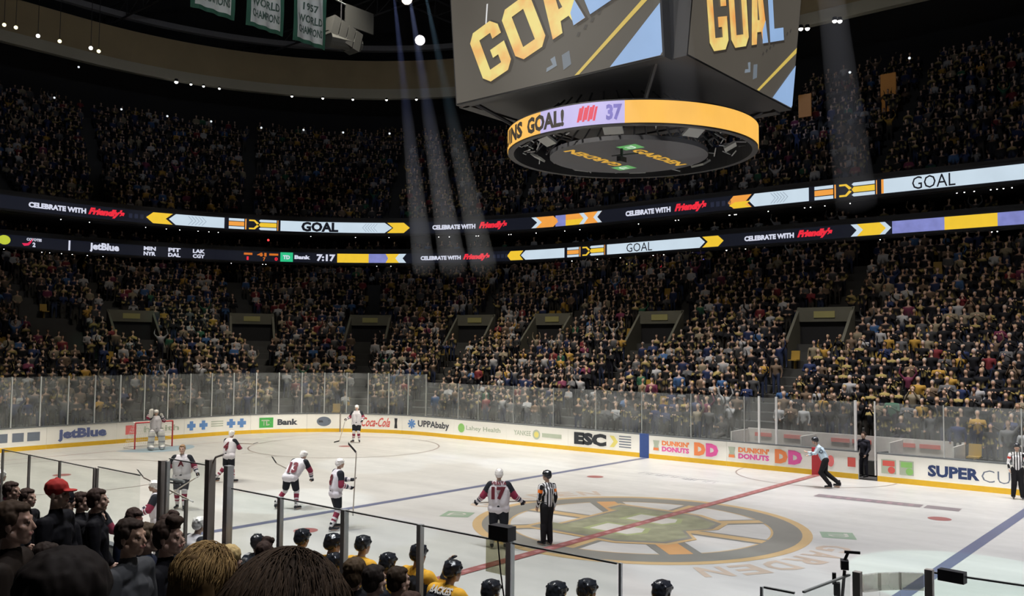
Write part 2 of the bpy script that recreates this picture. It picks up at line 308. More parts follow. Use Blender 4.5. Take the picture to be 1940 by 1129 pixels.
def ad_bank(e): bblock(e, 31.72, 30.95, .3, .86, 'green', name='green_square'); btext(e, 'TD', 31.6, 31.08, .42, .74, 'pale', .04); btext(e, 'Bank', 30.72, 29.6, .42, .76, 'dk', .05)
def ad_oval(e): bdisc(e, 28.15, .6, .27, 'grey', asp=1.5); bblock(e, 28.45, 27.85, .54, .66, 'dk', name='printed_line', off=-.013)
def ad_coke(e): btext(e, 'Coca-Cola', 26.0, 24.25, .34, .86, 'red', .02, .5); bblock(e, 23.98, 23.78, .3, .86, 'black', name='bottle_print', dl=.03, dr=-.03)
def ad_uppa(e):
    for a in range(4):
        t = a * PI / 4; 
        c = (22.83, .6); d = (math.cos(t) * .26, math.sin(t) * .26); n = (-math.sin(t) * .05, math.cos(t) * .05)
        mesh_obj('windmill_blade', [onp(c[0] + i * d[0] + j * n[0], c[1] + i * d[1] + j * n[1], -.011 - a * .001, PR) for i, j in ((-1, -1), (1, -1), (1, 1), (-1, 1))], [(0, 1, 2, 3)], ink('blue'), e)
    btext(e, 'UPPAbaby', 22.4, 20.05, .36, .82, 'dk', .03)
def ad_lahey(e): bdisc(e, 19.15, .6, .24, 'lime'); btext(e, 'Lahey Health', 18.8, 16.4, .45, .75, 'pale', .02)
def ad_pale(e): btext(e, 'YANKEE', 15.5, 14.4, .5, .74, 'pale', .02); bdisc(e, 14.05, .6, .24, 'pale'); bdisc(e, 14.05, .6, .15, 'yellow', off=-.013); bblock(e, 13.7, 12.5, .5, .7, 'pale', name='printed_line')
def ad_esc(e):
    btext(e, 'ESC', 11.75, 9.9, .32, .9, 'black', .07); bblock(e, 9.72, 9.48, .34, .86, 'yellow', dl=.22, dr=.22, name='arrow_print')
    for z in (.36, .48, .6, .72, .84): bblock(e, 9.2, 8.55, z, z + .05, 'grey', name='printed_line')
def ad_dd(e, o=0.0):
    bblock(e, 7.4 + o, 7.08 + o, .38, .82, 'pale', name='cup_print', dl=.05, dr=-.05); bblock(e, 7.38 + o, 7.12 + o, .38, .5, 'orange', name='cup_band', off=-.013)
    btext(e, "DUNKIN'", 6.95 + o, 5.6 + o, .62, .84, 'orange', .05); btext(e, 'DONUTS', 6.95 + o, 5.6 + o, .36, .58, 'magenta', .05)
    btext(e, 'D', 5.36 + o, 4.82 + o, .32, .88, 'orange', .09); btext(e, 'D', 4.8 + o, 4.22 + o, .32, .88, 'magenta', .09)
def ad_dd2(e): ad_dd(e, -3.64)
def ad_red(e):
    bdisc(e, -.55, .6, .22, 'pink', asp=.6); bblock(e, -1.2, -1.5, .45, .8, 'red', name='printed_square')
def ad_sc(e):
    for a, b, c in ((-2.45, -2.98, 'red'), (-3.1, -3.6, 'lime')):
        bblock(e, a, b, .32, .84, 'pale', name='ticket_print'); bblock(e, a - .05, b + .05, .6, .8, c, name='ticket_heading', off=-.012); bdisc(e, (a + b) / 2 - .1, .46, .13, c, name='ticket_dot', off=-.013)
    btext(e, 'SUPER', -4.08, -5.78, .36, .78, 'navy', .045); btext(e, 'CUTS', -5.84, -7.5, .34, .76, 'grey', -.012)
ADS = [(47.8, 46.0, 'plain white board behind goal at far left edge', None), (46.0, 42.9, 'white board with grey printed squares, leftmost behind the net', ad_squares), (42.9, 39.6, 'white board with large slate blue lettering left of the goal', ad_jet),
       (39.6, 36.0, 'white board directly behind the red goal frame', ad_net), (36.0, 32.2, 'white board with blue cross logos right of the goal', ad_cross), (32.2, 29.1, 'white board with green square and dark lettering in corner', ad_bank),
       (29.1, 27.25, 'white corner board with grey oval badge', ad_oval), (27.2, 23.5, 'white board with red script lettering and bottle, behind lone skater', ad_coke), (23.5, 19.7, 'white board with blue windmill and dark lettering', ad_uppa),
       (19.7, 16.0, 'white board with green disc and pale health lettering', ad_lahey), (16.0, 12.1, 'white board with faint grey lettering and round badge', ad_pale), (12.1, 8.1, 'white board with big black three letter print and arrow', ad_esc),
       (7.62, 3.85, 'white board with orange and pink double D, left one', ad_dd), (3.85, .2, 'white board with orange and pink double D, right one', ad_dd2), (-.2, -1.6, 'short white board with red prints beside open gate', ad_red),
       (-2.3, -8.2, 'white board with bold navy lettering at right edge', ad_sc)]
for s0, s1, lb, fn in ADS: board(s0, s1, lb, fn)
for s0, s1, nm, c, lb in ((8.1, 7.62, 'blue_marker_panel', (52, 78, 140), 'blue marker panel on boards where the blue line ends'), (.2, -.2, 'red_marker_panel', (186, 52, 60), 'red marker panel on boards where the red line ends')):
    tag(sweep(nm, PR, s0, s1, rect(-.01, .1, 0, 1.07), mat(nm, s2l(c), .5)), lb, 'board panel')
SEND = 21.3 * 2 + 8.5 * PI + 9.2
for a, b in ((-8.2, -16), (-16, -24)): board(a, b, 'plain white board beyond the right edge of the view')
s = 47.8
while s < 112: board(s, min(s + 4.6, 112), 'plain white board on the near side of the rink below the benches' if s > 66 else 'plain white board in the near left corner of the rink'); s += 4.6
# gate post on corner board, net
mb = MB(); p = onp(27.22, 0, -.02, PR); mb.box((p.x, p.y, .54), (.05, .05, 1.1)); tag(mb.build('gate_post', M_POSTDK), 'dark gate seam post in the corner boards behind lone skater', 'gate post')

# glass and stanchions
def pane(P, s0, s1, z0, z1, label, group, m=None, th=.012, off=.05): 
    o = sweep('glass_pane', P, s0, s1, rect(off, off + th, z0, z1), m or M_GLASS, step=.4); return tag(o, label, 'glass pane', group)
def stanchion(p, z0, z1, label, group, m=None, w=.05, rz=0):
    o = MB().box((0, 0, (z1 - z0) / 2), (w, w * 1.3, z1 - z0)).build('stanchion', m or M_POST); o.location = (p.x, p.y, z0); o.rotation_euler = (0, 0, rz); return tag(o, label, 'glass post', group)
def rzn(s, P=PR): n = rr(s, P)[1]; return math.atan2(n.x * -1, n.y)
s = 21.88; ends = [s]
while s < 50: s += 1.255; ends.append(s)
for a, b in zip(ends[:-1], ends[1:]):
    where = 'behind the goal' if 33 < (a + b) / 2 < 43 else ('left of the goal' if a >= 43 else 'round the far corner')
    pane(PR, a + .034, b - .034, 1.07, 3.35, 'tall clear glass pane on the boards ' + where, 'tall glass panes ' + where)
for a in ends:
    where = 'behind the goal' if 33 < a < 43 else ('left of the goal' if a >= 43 else 'round the far corner')
    stanchion(onp(a, 0, .055, PR), 1.07, 3.37, 'tall silver post between glass panes ' + where, 'tall silver glass posts ' + where, w=.055, rz=rzn(a))
sides = [21.88, 19.45, 18.0, 15.6, 13.05, 10.53, 8.02, 5.54, 3.06, 2.41, 1.67]
for a, b in zip(sides[:-1], sides[1:]): pane(PR, a - .034, b + .034, 1.07, 2.93, 'lower clear glass pane above the far side boards', 'lower glass panes along far side')
for a in sides[1:-2]: stanchion(onp(a, 0, .055, PR), 1.07, 2.95, 'slim grey post between lower glass panes on far side', 'slim posts along far side', w=.03)
for a in (1.67, -1.5): pass
pane(PR, 1.65, -1.47, 1.07, 2.93, 'clear glass pane over the red line by the penalty box', 'penalty box glass')
for a, b in ((-2.24, -4.62), (-4.64, -7.1), (-7.1, -9.6)): pane(PR, a, b, 1.07, 2.93, 'clear glass pane above the navy lettered board', 'penalty box glass')
for a, w, lb in ((2.41, .07, 'white glass post, left one of the pair by the right double D'), (1.67, .07, 'white glass post, right one of the pair by the right double D'), (-1.5, .08, 'white glass post left of the open gate'), (-2.22, .05, 'thin pale glass post right of the open gate')):
    stanchion(onp(a, 0, .055, PR), 1.07 if a > 0 else .2, 2.98, lb, None, mat('white_post', (.8, .8, .8), .3, .1), w=w)
for a in (-4.63, -7.1): stanchion(onp(a, 0, .055, PR), 1.07, 2.95, 'slim grey post above the navy lettered board', 'slim posts above navy board', w=.035)

# ------------------------------------------------------------------ blob modelling: joined capsules/ellipsoids -> one smooth surface
def cap(p0, p1, r0, r1=None, z=0): return ('c', np.array(p0, float), np.array(p1, float), r0, r0 if r1 is None else r1, z)
def ell(c, r, z=0, R=None): return ('e', np.array(c, float), np.array(r, float), R, None, z)
_ico = {}
def ico(n):
    if n not in _ico:
        import bmesh
        bm = bmesh.new(); bmesh.ops.create_icosphere(bm, subdivisions=n, radius=1); bm.verts.ensure_lookup_table()
        _ico[n] = (np.array([v.co[:] for v in bm.verts]), [tuple(v.index for v in f.verts) for f in bm.faces]); bm.free()
    return _ico[n]
def prim_mesh(prims):
    V = []; F = []; n = 0; sv, sf = ico(2)
    for p in prims:
        if p[0] == 'e':
            v = sv * p[2]
            if p[3] is not None: v = v @ np.array(p[3]).T
            v = v + p[1]
        else:
            a, b = p[1], p[2]; d = b - a; L = np.linalg.norm(d)
            if L < 1e-6: v = sv * p[3] + a
            else:
                q = np.array(Vector(d).to_track_quat('Z', 'Y').to_matrix()); top = sv[:, 2] > 0
                v = np.where(top[:, None], sv * p[4] + np.array([0, 0, L]), sv * p[3]) @ q.T + a
        V.append(v); F += [(i + n, j + n, k + n) for i, j, k in sf]; n += len(v)
    return np.concatenate(V), F
def sdf(P, prims):
    D = []
    T = []
    for p in prims:
        if p[0] == 'e':
            q = P - p[1]
            if p[3] is not None: q = q @ np.array(p[3])
            k = np.linalg.norm(q / p[2], axis=1); D.append((k - 1) * p[2].min()); T.append(q[:, 2] / p[2][2])
        else:
            a, b = p[1], p[2]; d = b - a; L2 = max(d @ d, 1e-9); t = np.clip((P - a) @ d / L2, 0, 1)
            D.append(np.linalg.norm(P - a - t[:, None] * d, axis=1) - (p[3] + (p[4] - p[3]) * t)); T.append(t)
    D = np.array(D); i = D.argmin(0); return i, np.array(T)[i, np.arange(len(P))]
def set_col(me, C):
    at = me.color_attributes.get('Col') or me.color_attributes.new('Col', 'FLOAT_COLOR', 'POINT')
    A = np.ones((len(me.vertices), 4), np.float32); A[:, :3] = C; at.data.foreach_set('color', A.ravel())
def coords(me): a = np.empty(len(me.vertices) * 3, np.float32); me.vertices.foreach_get('co', a); return a.reshape(-1, 3).astype(float)
def blob_mesh(name, prims, vox, it=4, dec=None):
    V, F = prim_mesh(prims); me = bpy.data.meshes.new(name); me.from_pydata(V.tolist(), [], F)
    o = bpy.data.objects.new('tmp', me); COL.objects.link(o)
    m = o.modifiers.new('r', 'REMESH'); m.mode = 'VOXEL'; m.voxel_size = vox; m.use_smooth_shade = True
    if it: sm = o.modifiers.new('s', 'SMOOTH'); sm.factor = .5; sm.iterations = it
    if dec: dm = o.modifiers.new('d', 'DECIMATE'); dm.ratio = dec
    out = bpy.data.meshes.new_from_object(o.evaluated_get(bpy.context.evaluated_depsgraph_get())); out.name = name
    bpy.data.objects.remove(o); bpy.data.meshes.remove(me); out.shade_smooth(); return out
def part(name, prims, vox, colfn, m=None, parent=None, it=4, noisy=None):
    me = blob_mesh(name, prims, vox, it); P = coords(me); i, t = sdf(P, prims)
    zones = np.array([p[5] for p in prims])[i]
    C = colfn(zones, t, P, i) if callable(colfn) else np.tile(np.array(colfn, float), (len(P), 1))
    if noisy:
        nr = np.empty(len(me.vertices) * 3, np.float32); me.vertices.foreach_get('normal', nr); nr = nr.reshape(-1, 3)
        am, sc, st = noisy; d = np.array([noise.noise(Vector((p[0] * sc, p[1] * sc, p[2] * sc * st))) for p in P]) * am
        P = P + nr * d[:, None]; me.vertices.foreach_set('co', P.astype(np.float32).ravel())
    set_col(me, C); me.materials.clear(); me.materials.append(m or M_VC)
    o = bpy.data.objects.new(name, me); COL.objects.link(o)
    if parent is not None: o.parent = parent
    return o

# ------------------------------------------------------------------ seating bowls
def lerp(a, b, t): return a + (b - a) * t
def low(t): return (lerp(31.3, 52.4, t), lerp(14.6, 31.4, t), lerp(9.6, 27.4, t))
def upp(t): return (lerp(50.75, 65.5, t), lerp(31.35, 45.3, t), lerp(26.7, 36.4, t))
NL = 23; NU = 17
def lowz(i): return .55 + .345 * i + .0035 * i * i
def uppz(i): return 14.35 + .655 * i
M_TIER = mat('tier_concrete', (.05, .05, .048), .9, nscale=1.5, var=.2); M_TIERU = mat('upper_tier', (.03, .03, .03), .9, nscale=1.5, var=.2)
def tiers(name, fn, zf, n, m, q0, q1, z0):
    V = []; F = []; M = 110
    prof = []
    for i in range(n):
        prof += [(i / (n - 1), zf(i)), ((i + .999) / (n - 1), zf(i))]
    prof = [(0, z0)] + prof
    for t, z in prof:
        P = fn(min(t, 1.04)); a, R = P[0] - P[2], P[2]; L = PI / 2 * R; b = 2 * (P[1] - R)
        for k in range(M):
            q = q0 + (q1 - q0) * k / (M - 1)   # q: 0..1 straight, 1..2 arc, 2..3 end
            s = -q * -1 * 0
            if q < 0: s = q * 30
            elif q < 1: s = q * a
            elif q < 2: s = a + (q - 1) * L
            else: s = a + L + (q - 2) * b
            p = rr(s, P)[0]; V.append((p.x, p.y, z))
    for j in range(len(prof) - 1):
        for k in range(M - 1): c = j * M + k; F.append((c, c + 1, c + 1 + M, c + M))
    return tag(mesh_obj(name, V, F, m), kind='structure')
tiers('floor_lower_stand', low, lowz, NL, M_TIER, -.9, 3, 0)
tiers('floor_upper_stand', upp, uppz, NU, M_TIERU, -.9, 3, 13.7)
PU = (50.4, 31.0, 26.4); PL = (52.5, 31.6, 28.1)
M_FAS = mat('fascia_dark', (.022, .022, .025), .6); M_CLUB = mat('club_wall', (.035, .033, .034), .8, nscale=.5, var=.4)
for nm, P, prof in (('wall_club', PL, rect(5, 5.3, 12.4, 14.4)), ('floor_club', PL, rect(.1, 5, 11.55, 11.65)), ('ceiling_club', PU, rect(.35, 7, 13.75, 13.85)),
                    ('wall_concourse', PL, rect(5.6, 5.9, 8.6, 11.6)), ('floor_concourse', PL, rect(.3, 5.6, 9.55, 9.6)), ('wall_balcony', PU, rect(.12, .3, 13.75, 15.15))):
    tag(sweep(nm, P, -24, 96, prof, M_CLUB if 'wall' in nm else M_FAS, step=1.5), kind='structure')
tag(sweep('wall_club_rail', PL, -24, 96, rect(.12, .3, 11.4, 12.75), M_FAS, step=1.5), kind='structure')
# pillars under each deck
M_PIL = mat('pillar_paint', (.085, .08, .075), .8)
for k, s in enumerate(np.arange(-6, 78, 5.6)):
    for P, z0, z1, off, w, lb, g in ((PL, 9.6, 11.55, 3.2, .45, 'grey pillar in the concourse under the lower light ribbon', 'concourse pillars'), (PL, 11.65, 13.75, 3.4, .3, 'grey pillar in the club level between the light ribbons', 'club level pillars')):
        p = onp(s + (1.7 if z0 > 10 else 0), z0, off, P); o = MB().box((0, 0, (z1 - z0) / 2), (w, w, z1 - z0)).build('pillar', M_PIL); o.location = p; o.rotation_euler = (0, 0, rzn(s, P)); tag(o, lb, 'pillar', g)

# ------------------------------------------------------------------ LED ribbons
WHT = led('white', (205, 222, 235), .95, .08, .8); YEL = led('yellow', (238, 196, 52), 1.0); ORG = led('orange', (240, 160, 70), 1.0); REDL = led('red', (236, 44, 62), 1.0); TXT = led('text', (215, 218, 235), .95)
BLU = led('lilac', (140, 146, 214), .8, .3, 2); DKL = led('dark', (16, 19, 30), 1.0); INKL = led('ink', (20, 22, 34), .6); GRN = led('green', (44, 190, 130), 1.0); CELL = led('cell', (34, 38, 56), 1.0); ORD = led('amber', (225, 120, 40), .8)
class Ribbon:
    def __init__(s, P, zc, h, s0, s1, label):
        s.P = P; s.zc = zc; s.h = h; p = onp(30, zc, 0, P); s.p = p
        s.e = empty('led_ribbon', p, 0, label, 'led display')
        sweep('housing', P, s0, s1, rect(0, .12, zc - h * .72, zc + h * .72), M_FAS, s.e, step=1.2); sweep('dark_screen', P, s0, s1, rect(-.01, .0, zc - h * .55, zc + h * .55), DKL, s.e, step=1.0)
    def z(s, a): return s.zc - s.h / 2 + s.h * a
    def blk(s, a, b, m, dl=0, dr=0, y0=0, y1=1, off=-.02, name='led_block'): return block(name, s.P, a, b, s.z(y0), s.z(y1), off, m, s.e, dl, dr)
    def txt(s, t, a, b, m, y0=.28, y1=.72, bold=.04, shear=0, off=-.02, name='led_lettering'): return path_text(name, t, s.P, a, b, s.z(y0), s.z(y1), off, m, s.e, bold, shear)
    def promo(s, a, b, c, d): s.txt('CELEBRATE WITH', a, b, TXT, .27, .73, .06); s.txt("Friendly's", c, d, REDL, .1, .9, .07, .35, name='red_script')
    def dots(s, a, b):
        n = 4
        for i in range(n): x = a + (b - a) * (i + .2) / n; s.blk(x, x - .25, CELL, y0=.3, y1=.7, name='dim_mark')
    def kmark(s, a, b):    # black gap with banded chevrons
        w = a - b
        for c0, c1 in ((0, .32), (.66, 1.0)):
            for y0, y1, m in ((.0, .24, WHT), (.3, .7, ORG if c0 == 0 else YEL), (.76, 1, WHT)): s.blk(a - w * c0, a - w * c1, m, y0=y0, y1=y1, dl=(-.12 if c0 else 0), name='stripe')
        s.blk(a - w * .34, a - w * .365, ORG, name='stripe')
        for y0, y1, d in ((.62, .8, 1), (.2, .38, -1)):
            V = [onp(a - w * x, s.z(y), -.02, s.P) for x, y in ((.42, .5 + d * .32), (.42, .5 + d * .46), (.54, .5 + d * .46), (.63, .5 + d * .12), (.585, .5 + d * .02), (.52, .5 + d * .32))]
            mesh_obj('chevron_stripe', V, [(0, 1, 2, 5), (5, 2, 3, 4)], YEL, s.e)
        s.blk(a - w * 1.02, a - w * 1.035, ORG, name='stripe')
    def done(s):
        for o in s.e.children: o.matrix_parent_inverse = Matrix.Translation(-s.p)
R1 = Ribbon(PU, 14.34, .82, 96, -24, 'upper light ribbon round the balcony showing GOAL banners')
R1.promo(67.0, 63.16, 63.02, 60.5); R1.dots(60.3, 58.7); R1.blk(58.5, 57.1, YEL, -.5, -.5); R1.blk(56.88, 53.33, WHT, -.5, 0); R1.kmark(53.0, 49.4)
R1.blk(49.1, 40.9, WHT, 0, .6); R1.txt('GOAL', 47.5, 44.6, INKL, .02, .98, .05, off=-.035); R1.blk(40.7, 39.35, YEL, .5, .5)
R1.promo(37.0, 33.4, 33.1, 30.7); R1.blk(28.5, 26.7, ORG, .5, .5); R1.blk(28.6, 28.2, WHT, .5, .5, off=-.03); R1.blk(26.5, 25.6, BLU); R1.blk(25.6, 22.4, ORG, 0, -.4); R1.blk(25.6, 24.0, YEL, y0=0, y1=.5, off=-.03); R1.blk(24.4, 24.0, WHT, .4, .4, off=-.035); R1.blk(22.75, 22.4, WHT, -.4, -.4, off=-.03)
R1.promo(20.4, 16.8, 16.5, 14.1); R1.dots(13.9, 12.3); R1.blk(12.2, 10.95, ORG, -.4, -.4); R1.blk(12.1, 11.0, YEL, -.4, -.4, 0, .5, -.03); R1.blk(10.75, 7.25, WHT, -.4, 0); R1.kmark(6.9, 3.35)
R1.blk(2.98, -9, WHT); R1.blk(2.98, 2.85, ORG, off=-.03); R1.txt('GOAL', 1.3, -.95, INKL, .06, .94, .0, off=-.035)
for k in range(5): R1.blk(56.0 - k * .25, 55.95 - k * .25, mat('led_grey_line', s2l((150, 165, 180)), emit=True), .3, .3, .1, .9, -.03, 'thin_line'); R1.blk(42.4 - k * .22, 42.35 - k * .22, MATS['led_grey_line'], -.3, -.3, .1, .9, -.03, 'thin_line'); R1.blk(9.7 - k * .2, 9.65 - k * .2, MATS['led_grey_line'], .3, .3, .1, .9, -.03, 'thin_line')
R1.done()
R2 = Ribbon(PL, 12.0, .72, 96, -24, 'lower light ribbon round the suites with clock and sponsor names')
mesh_obj('round_badge', [onp(69.64 - .4 * math.cos(t), 12.0 + .33 * math.sin(t), -.02, PL) for t in np.linspace(0, 2 * PI, 15)[:-1]], [tuple(range(14))], led('lime', (190, 200, 60), 1.0), R2.e)
mesh_obj('red_bird_mark', [onp(68.5 - .75 * x, 11.7 + .6 * y, -.02, PL) for x, y in ((0, .3), (.5, .35), (1, 1), (.8, .4), (.6, .1), (.2, 0))], [tuple(range(6))], led('rose', (220, 40, 84), 1.0), R2.e)
R2.txt('COYOTES', 68.2, 67.2, TXT, .62, .9, .05); R2.txt('2', 67.8, 67.6, TXT, .05, .5, .05); R2.blk(65.4, 65.28, TXT, name='divider'); R2.txt('jetBlue', 63.95, 61.9, TXT, .02, 1, .05)
for a, b, t1, t2 in ((60.17, 59.3, 'MIN', 'NYR'), (58.4, 57.5, 'PIT', 'DAL'), (56.6, 55.7, 'LAK', 'CGY')): R2.txt(t1, a, b, TXT, .56, .98, .05); R2.txt(t2, a, b, TXT, .02, .44, .05)
R2.blk(52.77, 52.12, ORD, y0=.62, y1=.85); R2.txt('1', 52.55, 52.4, REDL, .05, .45); R2.txt('41', 51.76, 51.03, ORD, .5, .9, .06); R2.txt('7', 51.3, 51.1, ORD, 0, .4); R2.blk(50.82, 50.12, ORD, y0=.62, y1=.85); R2.txt('0', 50.4, 50.15, REDL, .05, .45, .05)
R2.blk(49.95, 48.97, GRN, y0=-.02, y1=1.02); R2.txt('TD', 49.75, 49.2, TXT, .25, .7, .05, off=-.035); R2.txt('Bank', 48.85, 47.6, TXT, .3, .75, .06); R2.txt('7:17', 47.1, 45.6, TXT, .12, .9, .05)
R2.blk(45.45, 42.9, YEL); R2.blk(42.9, 41.5, BLU, 0, .3); R2.blk(41.5, 40.0, YEL, .2, -.3, off=-.024); R2.blk(40.4, 39.8, WHT, -.3, -.3, off=-.03)
R2.promo(38.6, 35.2, 35.0, 32.7); R2.dots(32.5, 31.1); R2.blk(30.9, 29.8, YEL, -.3, -.3); R2.blk(29.6, 26.15, WHT, -.4, 0); R2.kmark(25.9, 22.65); R2.blk(22.37, 14.95, WHT, 0, .4); R2.txt('GOAL', 20.7, 18.6, INKL, .08, .92, .0, off=-.035); R2.blk(14.75, 13.6, YEL, .4, .4)
R2.promo(11.75, 8.45, 8.25, 6.05); R2.blk(4.97, 4.3, WHT, .35, .35); R2.blk(4.6, 3.3, YEL, .35, .35, off=-.03); R2.blk(3.4, 3.0, WHT, .35, .35, off=-.024); R2.blk(2.6, -.2, BLU); R2.blk(-.2, -2.85, YEL); R2.blk(-2.85, -8, BLU)
R2.done()

# ------------------------------------------------------------------ centre scoreboard
JX, JY = -.38, -.35
sb = empty('scoreboard', (JX, JY, 16), 0, 'huge four sided scoreboard over centre ice showing GOAL', 'scoreboard')
def jo(o): o.parent = sb; o.matrix_parent_inverse = Matrix.Translation((-JX, -JY, -16)); return o
SCR = led('screen', (80, 75, 67), .95, .12, .5); GOLD1 = None
def gold_mat():
    m = mat('led_gold_letters', s2l((236, 186, 92)), emit=True, estr=1.0); nt = m.node_tree; N = nt.nodes; L = nt.links
    nz = [n for n in N if n.type == 'TEX_NOISE'][0]; nz.inputs['Scale'].default_value = 1.1
    cr = N.new('ShaderNodeValToRGB'); cr.color_ramp.elements[0].position = .35; cr.color_ramp.elements[0].color = (*s2l((232, 158, 84)), 1); cr.color_ramp.elements[1].position = .6; cr.color_ramp.elements[1].color = (*s2l((232, 214, 128)), 1)
    L.new(nz.outputs['Fac'], cr.inputs[0]); b = N['Principled BSDF']; L.new(cr.outputs[0], b.inputs['Emission Color']); return m
GOLD1 = gold_mat(); PALEB = led('ice_blue', (150, 182, 224), .9, .12, 1); EDGE = led('letter_edge', (52, 46, 40), 1.0); LINE = led('gold_line', (214, 186, 90), .9)
a17 = math.radians(17)
def screen(face):
    # local (a along face, z up); bottom at z=11.7, tilted outward going up
    half = 3.36; zb, zt = 11.7, 17.2
    def fn(a, z, off=0.0):
        d = 3.27 + (z - zb) * .10 + off
        if face == 0: return Vector((JX + a, JY - d, z))
        if face == 1: return Vector((JX + d + .53, JY + a * .9, z))
        if face == 2: return Vector((JX - a, JY + d, z))
        return Vector((JX - d - .2, JY - a * .9, z))
    fr = MB(); P = [fn(-half, zb), fn(half, zb), fn(half, zt), fn(-half, zt)]; Q = [fn(-half, zb, -.35), fn(half, zb, -.35), fn(half, zt, -.35), fn(-half, zt, -.35)]
    fr.add(P + Q, [(0, 1, 2, 3), (7, 6, 5, 4), (0, 4, 5, 1), (1, 5, 6, 2), (2, 6, 7, 3), (3, 7, 4, 0)])
    scr = jo(fr.build('screen_panel', M_BLACK))
    def g(name, pts, m, off, F=None):
        o = mesh_obj(name, [fn(a, z, off) for a, z in pts], F or [tuple(range(len(pts)))], m, scr); o.matrix_parent_inverse = scr.matrix_local.inverted() @ Matrix.Identity(4); o.matrix_parent_inverse = Matrix.Translation((-JX, -JY, -16)) @ Matrix.Translation((JX, JY, 16)); return o
    g('picture', [(-half + .04, zb + .04), (half - .04, zb + .04), (half - .04, zt - .04), (-half + .04, zt - .04)], SCR, .01)
    # letters of GOAL climbing to the right
    org = (-2.2, 12.05); ux = (math.cos(a17), math.sin(a17)); uy = (-.55, 1.42)
    def L(i, x, y): x = x * 1.5 + i * 1.24; return (org[0] + ux[0] * x + uy[0] * y, org[1] + ux[1] * x + uy[1] * y)
    for i, ch in enumerate('GOAL'):
        V, F = glyph(ch); c = (.36, .5)
        blue = (i == 3); mm = PALEB if blue else GOLD1
        g('letter_shadow', [L(i, (x - .36) * 1.08 + .38, (y - .5) * 1.05 + .48) for x, y in V], EDGE, .02, F); g('letter', [L(i, x, y) for x, y in V], mm, .03, F)
    g('letter_tip', [L(2, x, y) for x, y in ((.47, 0), (.72, 0), (.66, .38), (.5, .22))], PALEB, .036)
    g('gold_line', [(.78, zb + .05), (.92, zb + .05), (3.3, 13.3), (3.3, 13.45)], LINE, .02)
    g('pale_corner', [(1.85, zb + .05), (half - .1, zb + .05), (half - .04, zb + .12), (half - .04, 12.95)], PALEB, .025)
    g('thin_line', [(-2.0, 14.2), (-1.95, 14.2), (-2.05, 13.6), (-2.1, 13.6)], led('white_line', (215, 215, 215)), .02)
    g('ghost_letter', [(-.1, 12.0), (.25, 12.1), (.2, 12.35), (.05, 12.3), (.12, 12.15), (-.08, 12.1)], led('ghost', (120, 130, 140)), .02); g('ghost_letter', [(.45, 11.95), (.7, 12.05), (.66, 12.4), (.42, 12.33)], led('ghost2', (104, 112, 120)), .02)
    for k in range(9): g('chain_link', [(.9 + k * .22, 12.7 + k * .13), (.98 + k * .22, 12.68 + k * .13), (1.04 + k * .22, 12.78 + k * .13), (.96 + k * .22, 12.8 + k * .13)], led('dark_link', (58, 54, 50)), .02)
for fc in range(4): screen(fc)
M_STEEL = mat('dark_steel', (.05, .05, .055), .5, .4); M_SPK = mat('speaker_grey', (.30, .30, .28), .6)
fr = MB(); c8 = [(-3.2, -2.9), (3.2, -2.9), (3.45, -2.7), (3.45, 2.7), (3.2, 2.9), (-3.2, 2.9), (-3.1, 2.7), (-3.1, -2.7)]
fr.add([(JX + x, JY + y, z) for z in (11.75, 17.3) for x, y in c8], [tuple(range(8))[::-1], tuple(range(8, 16))] + [(k, (k + 1) % 8, 8 + (k + 1) % 8, 8 + k) for k in range(8)]); jo(fr.build('core_frame', M_BLACK))
tr = MB()
for k in range(36):
    a = 2 * PI * k / 36; tr.tube((JX + 1.9 * math.cos(a), JY + 1.9 * math.sin(a), 11.7), (JX + 2.9 * math.cos(a + .08), JY + 2.9 * math.sin(a + .08), 10.85), .03, .03, 5)
for z, r in ((11.3, 2.4),):
    for k in range(24): a = 2 * PI * k / 24; b = a + 2 * PI / 24; tr.tube((JX + r * math.cos(a), JY + r * math.sin(a), z), (JX + r * math.cos(b), JY + r * math.sin(b), z), .04, .04, 5)
for sx in (-3, 3):
    for sy in (-3, 3): tr.tube((JX + sx, JY + sy, 11.8), (JX + sx * .6, JY + sy * .6, 10.9), .06, .06, 6)
jo(tr.build('hanger_truss', M_STEEL))
RC = (.02, -.42); RR_ = 3.46; ZB = 10.37
def ringband(name, r0, r1, z0, z1, m, n=96):
    V = []; 
    for k in range(n):
        a = 2 * PI * k / n; c, s_ = math.cos(a), math.sin(a)
        for r, z in ((r0, z0), (r1, z0), (r1, z1), (r0, z1)): V.append((RC[0] + r * c, RC[1] + r * s_, z))
    F = []
    for k in range(n):
        for j in range(4): F.append((k * 4 + j, ((k + 1) % n) * 4 + j, ((k + 1) % n) * 4 + (j + 1) % 4, k * 4 + (j + 1) % 4))
    return jo(mesh_obj(name, V, F, m))
RING = ringband('ring_housing', 3.3, RR_, ZB - .04, ZB + .6, M_BLACK)
def ring_fn(a, z, off=.0): a = math.radians(a); r = RR_ + off; return Vector((RC[0] + r * math.cos(a), RC[1] + r * math.sin(a), z))
def rstrip(name, a0, a1, z0, z1, m, off=.012):
    n = max(2, int(abs(a1 - a0) / 3) + 2); V = [ring_fn(a0 + (a1 - a0) * i / (n - 1), z, off) for z in (z0, z1) for i in range(n)]
    o = mesh_obj(name, V, [(i, i + 1, n + i + 1, n + i) for i in range(n - 1)], m, RING); o.matrix_parent_inverse = Matrix.Identity(4); return o
AMB = led('ring_amber', (246, 186, 84), 1.05, .12, 1.2); LIL = led('ring_lilac', (196, 186, 236), .95, .08, 2); RTX = led('ring_ink', (40, 30, 20), 1.0); PUR = led('ring_purple', (128, 118, 196), .9, .3, 6)
z0, z1 = ZB, ZB + .56
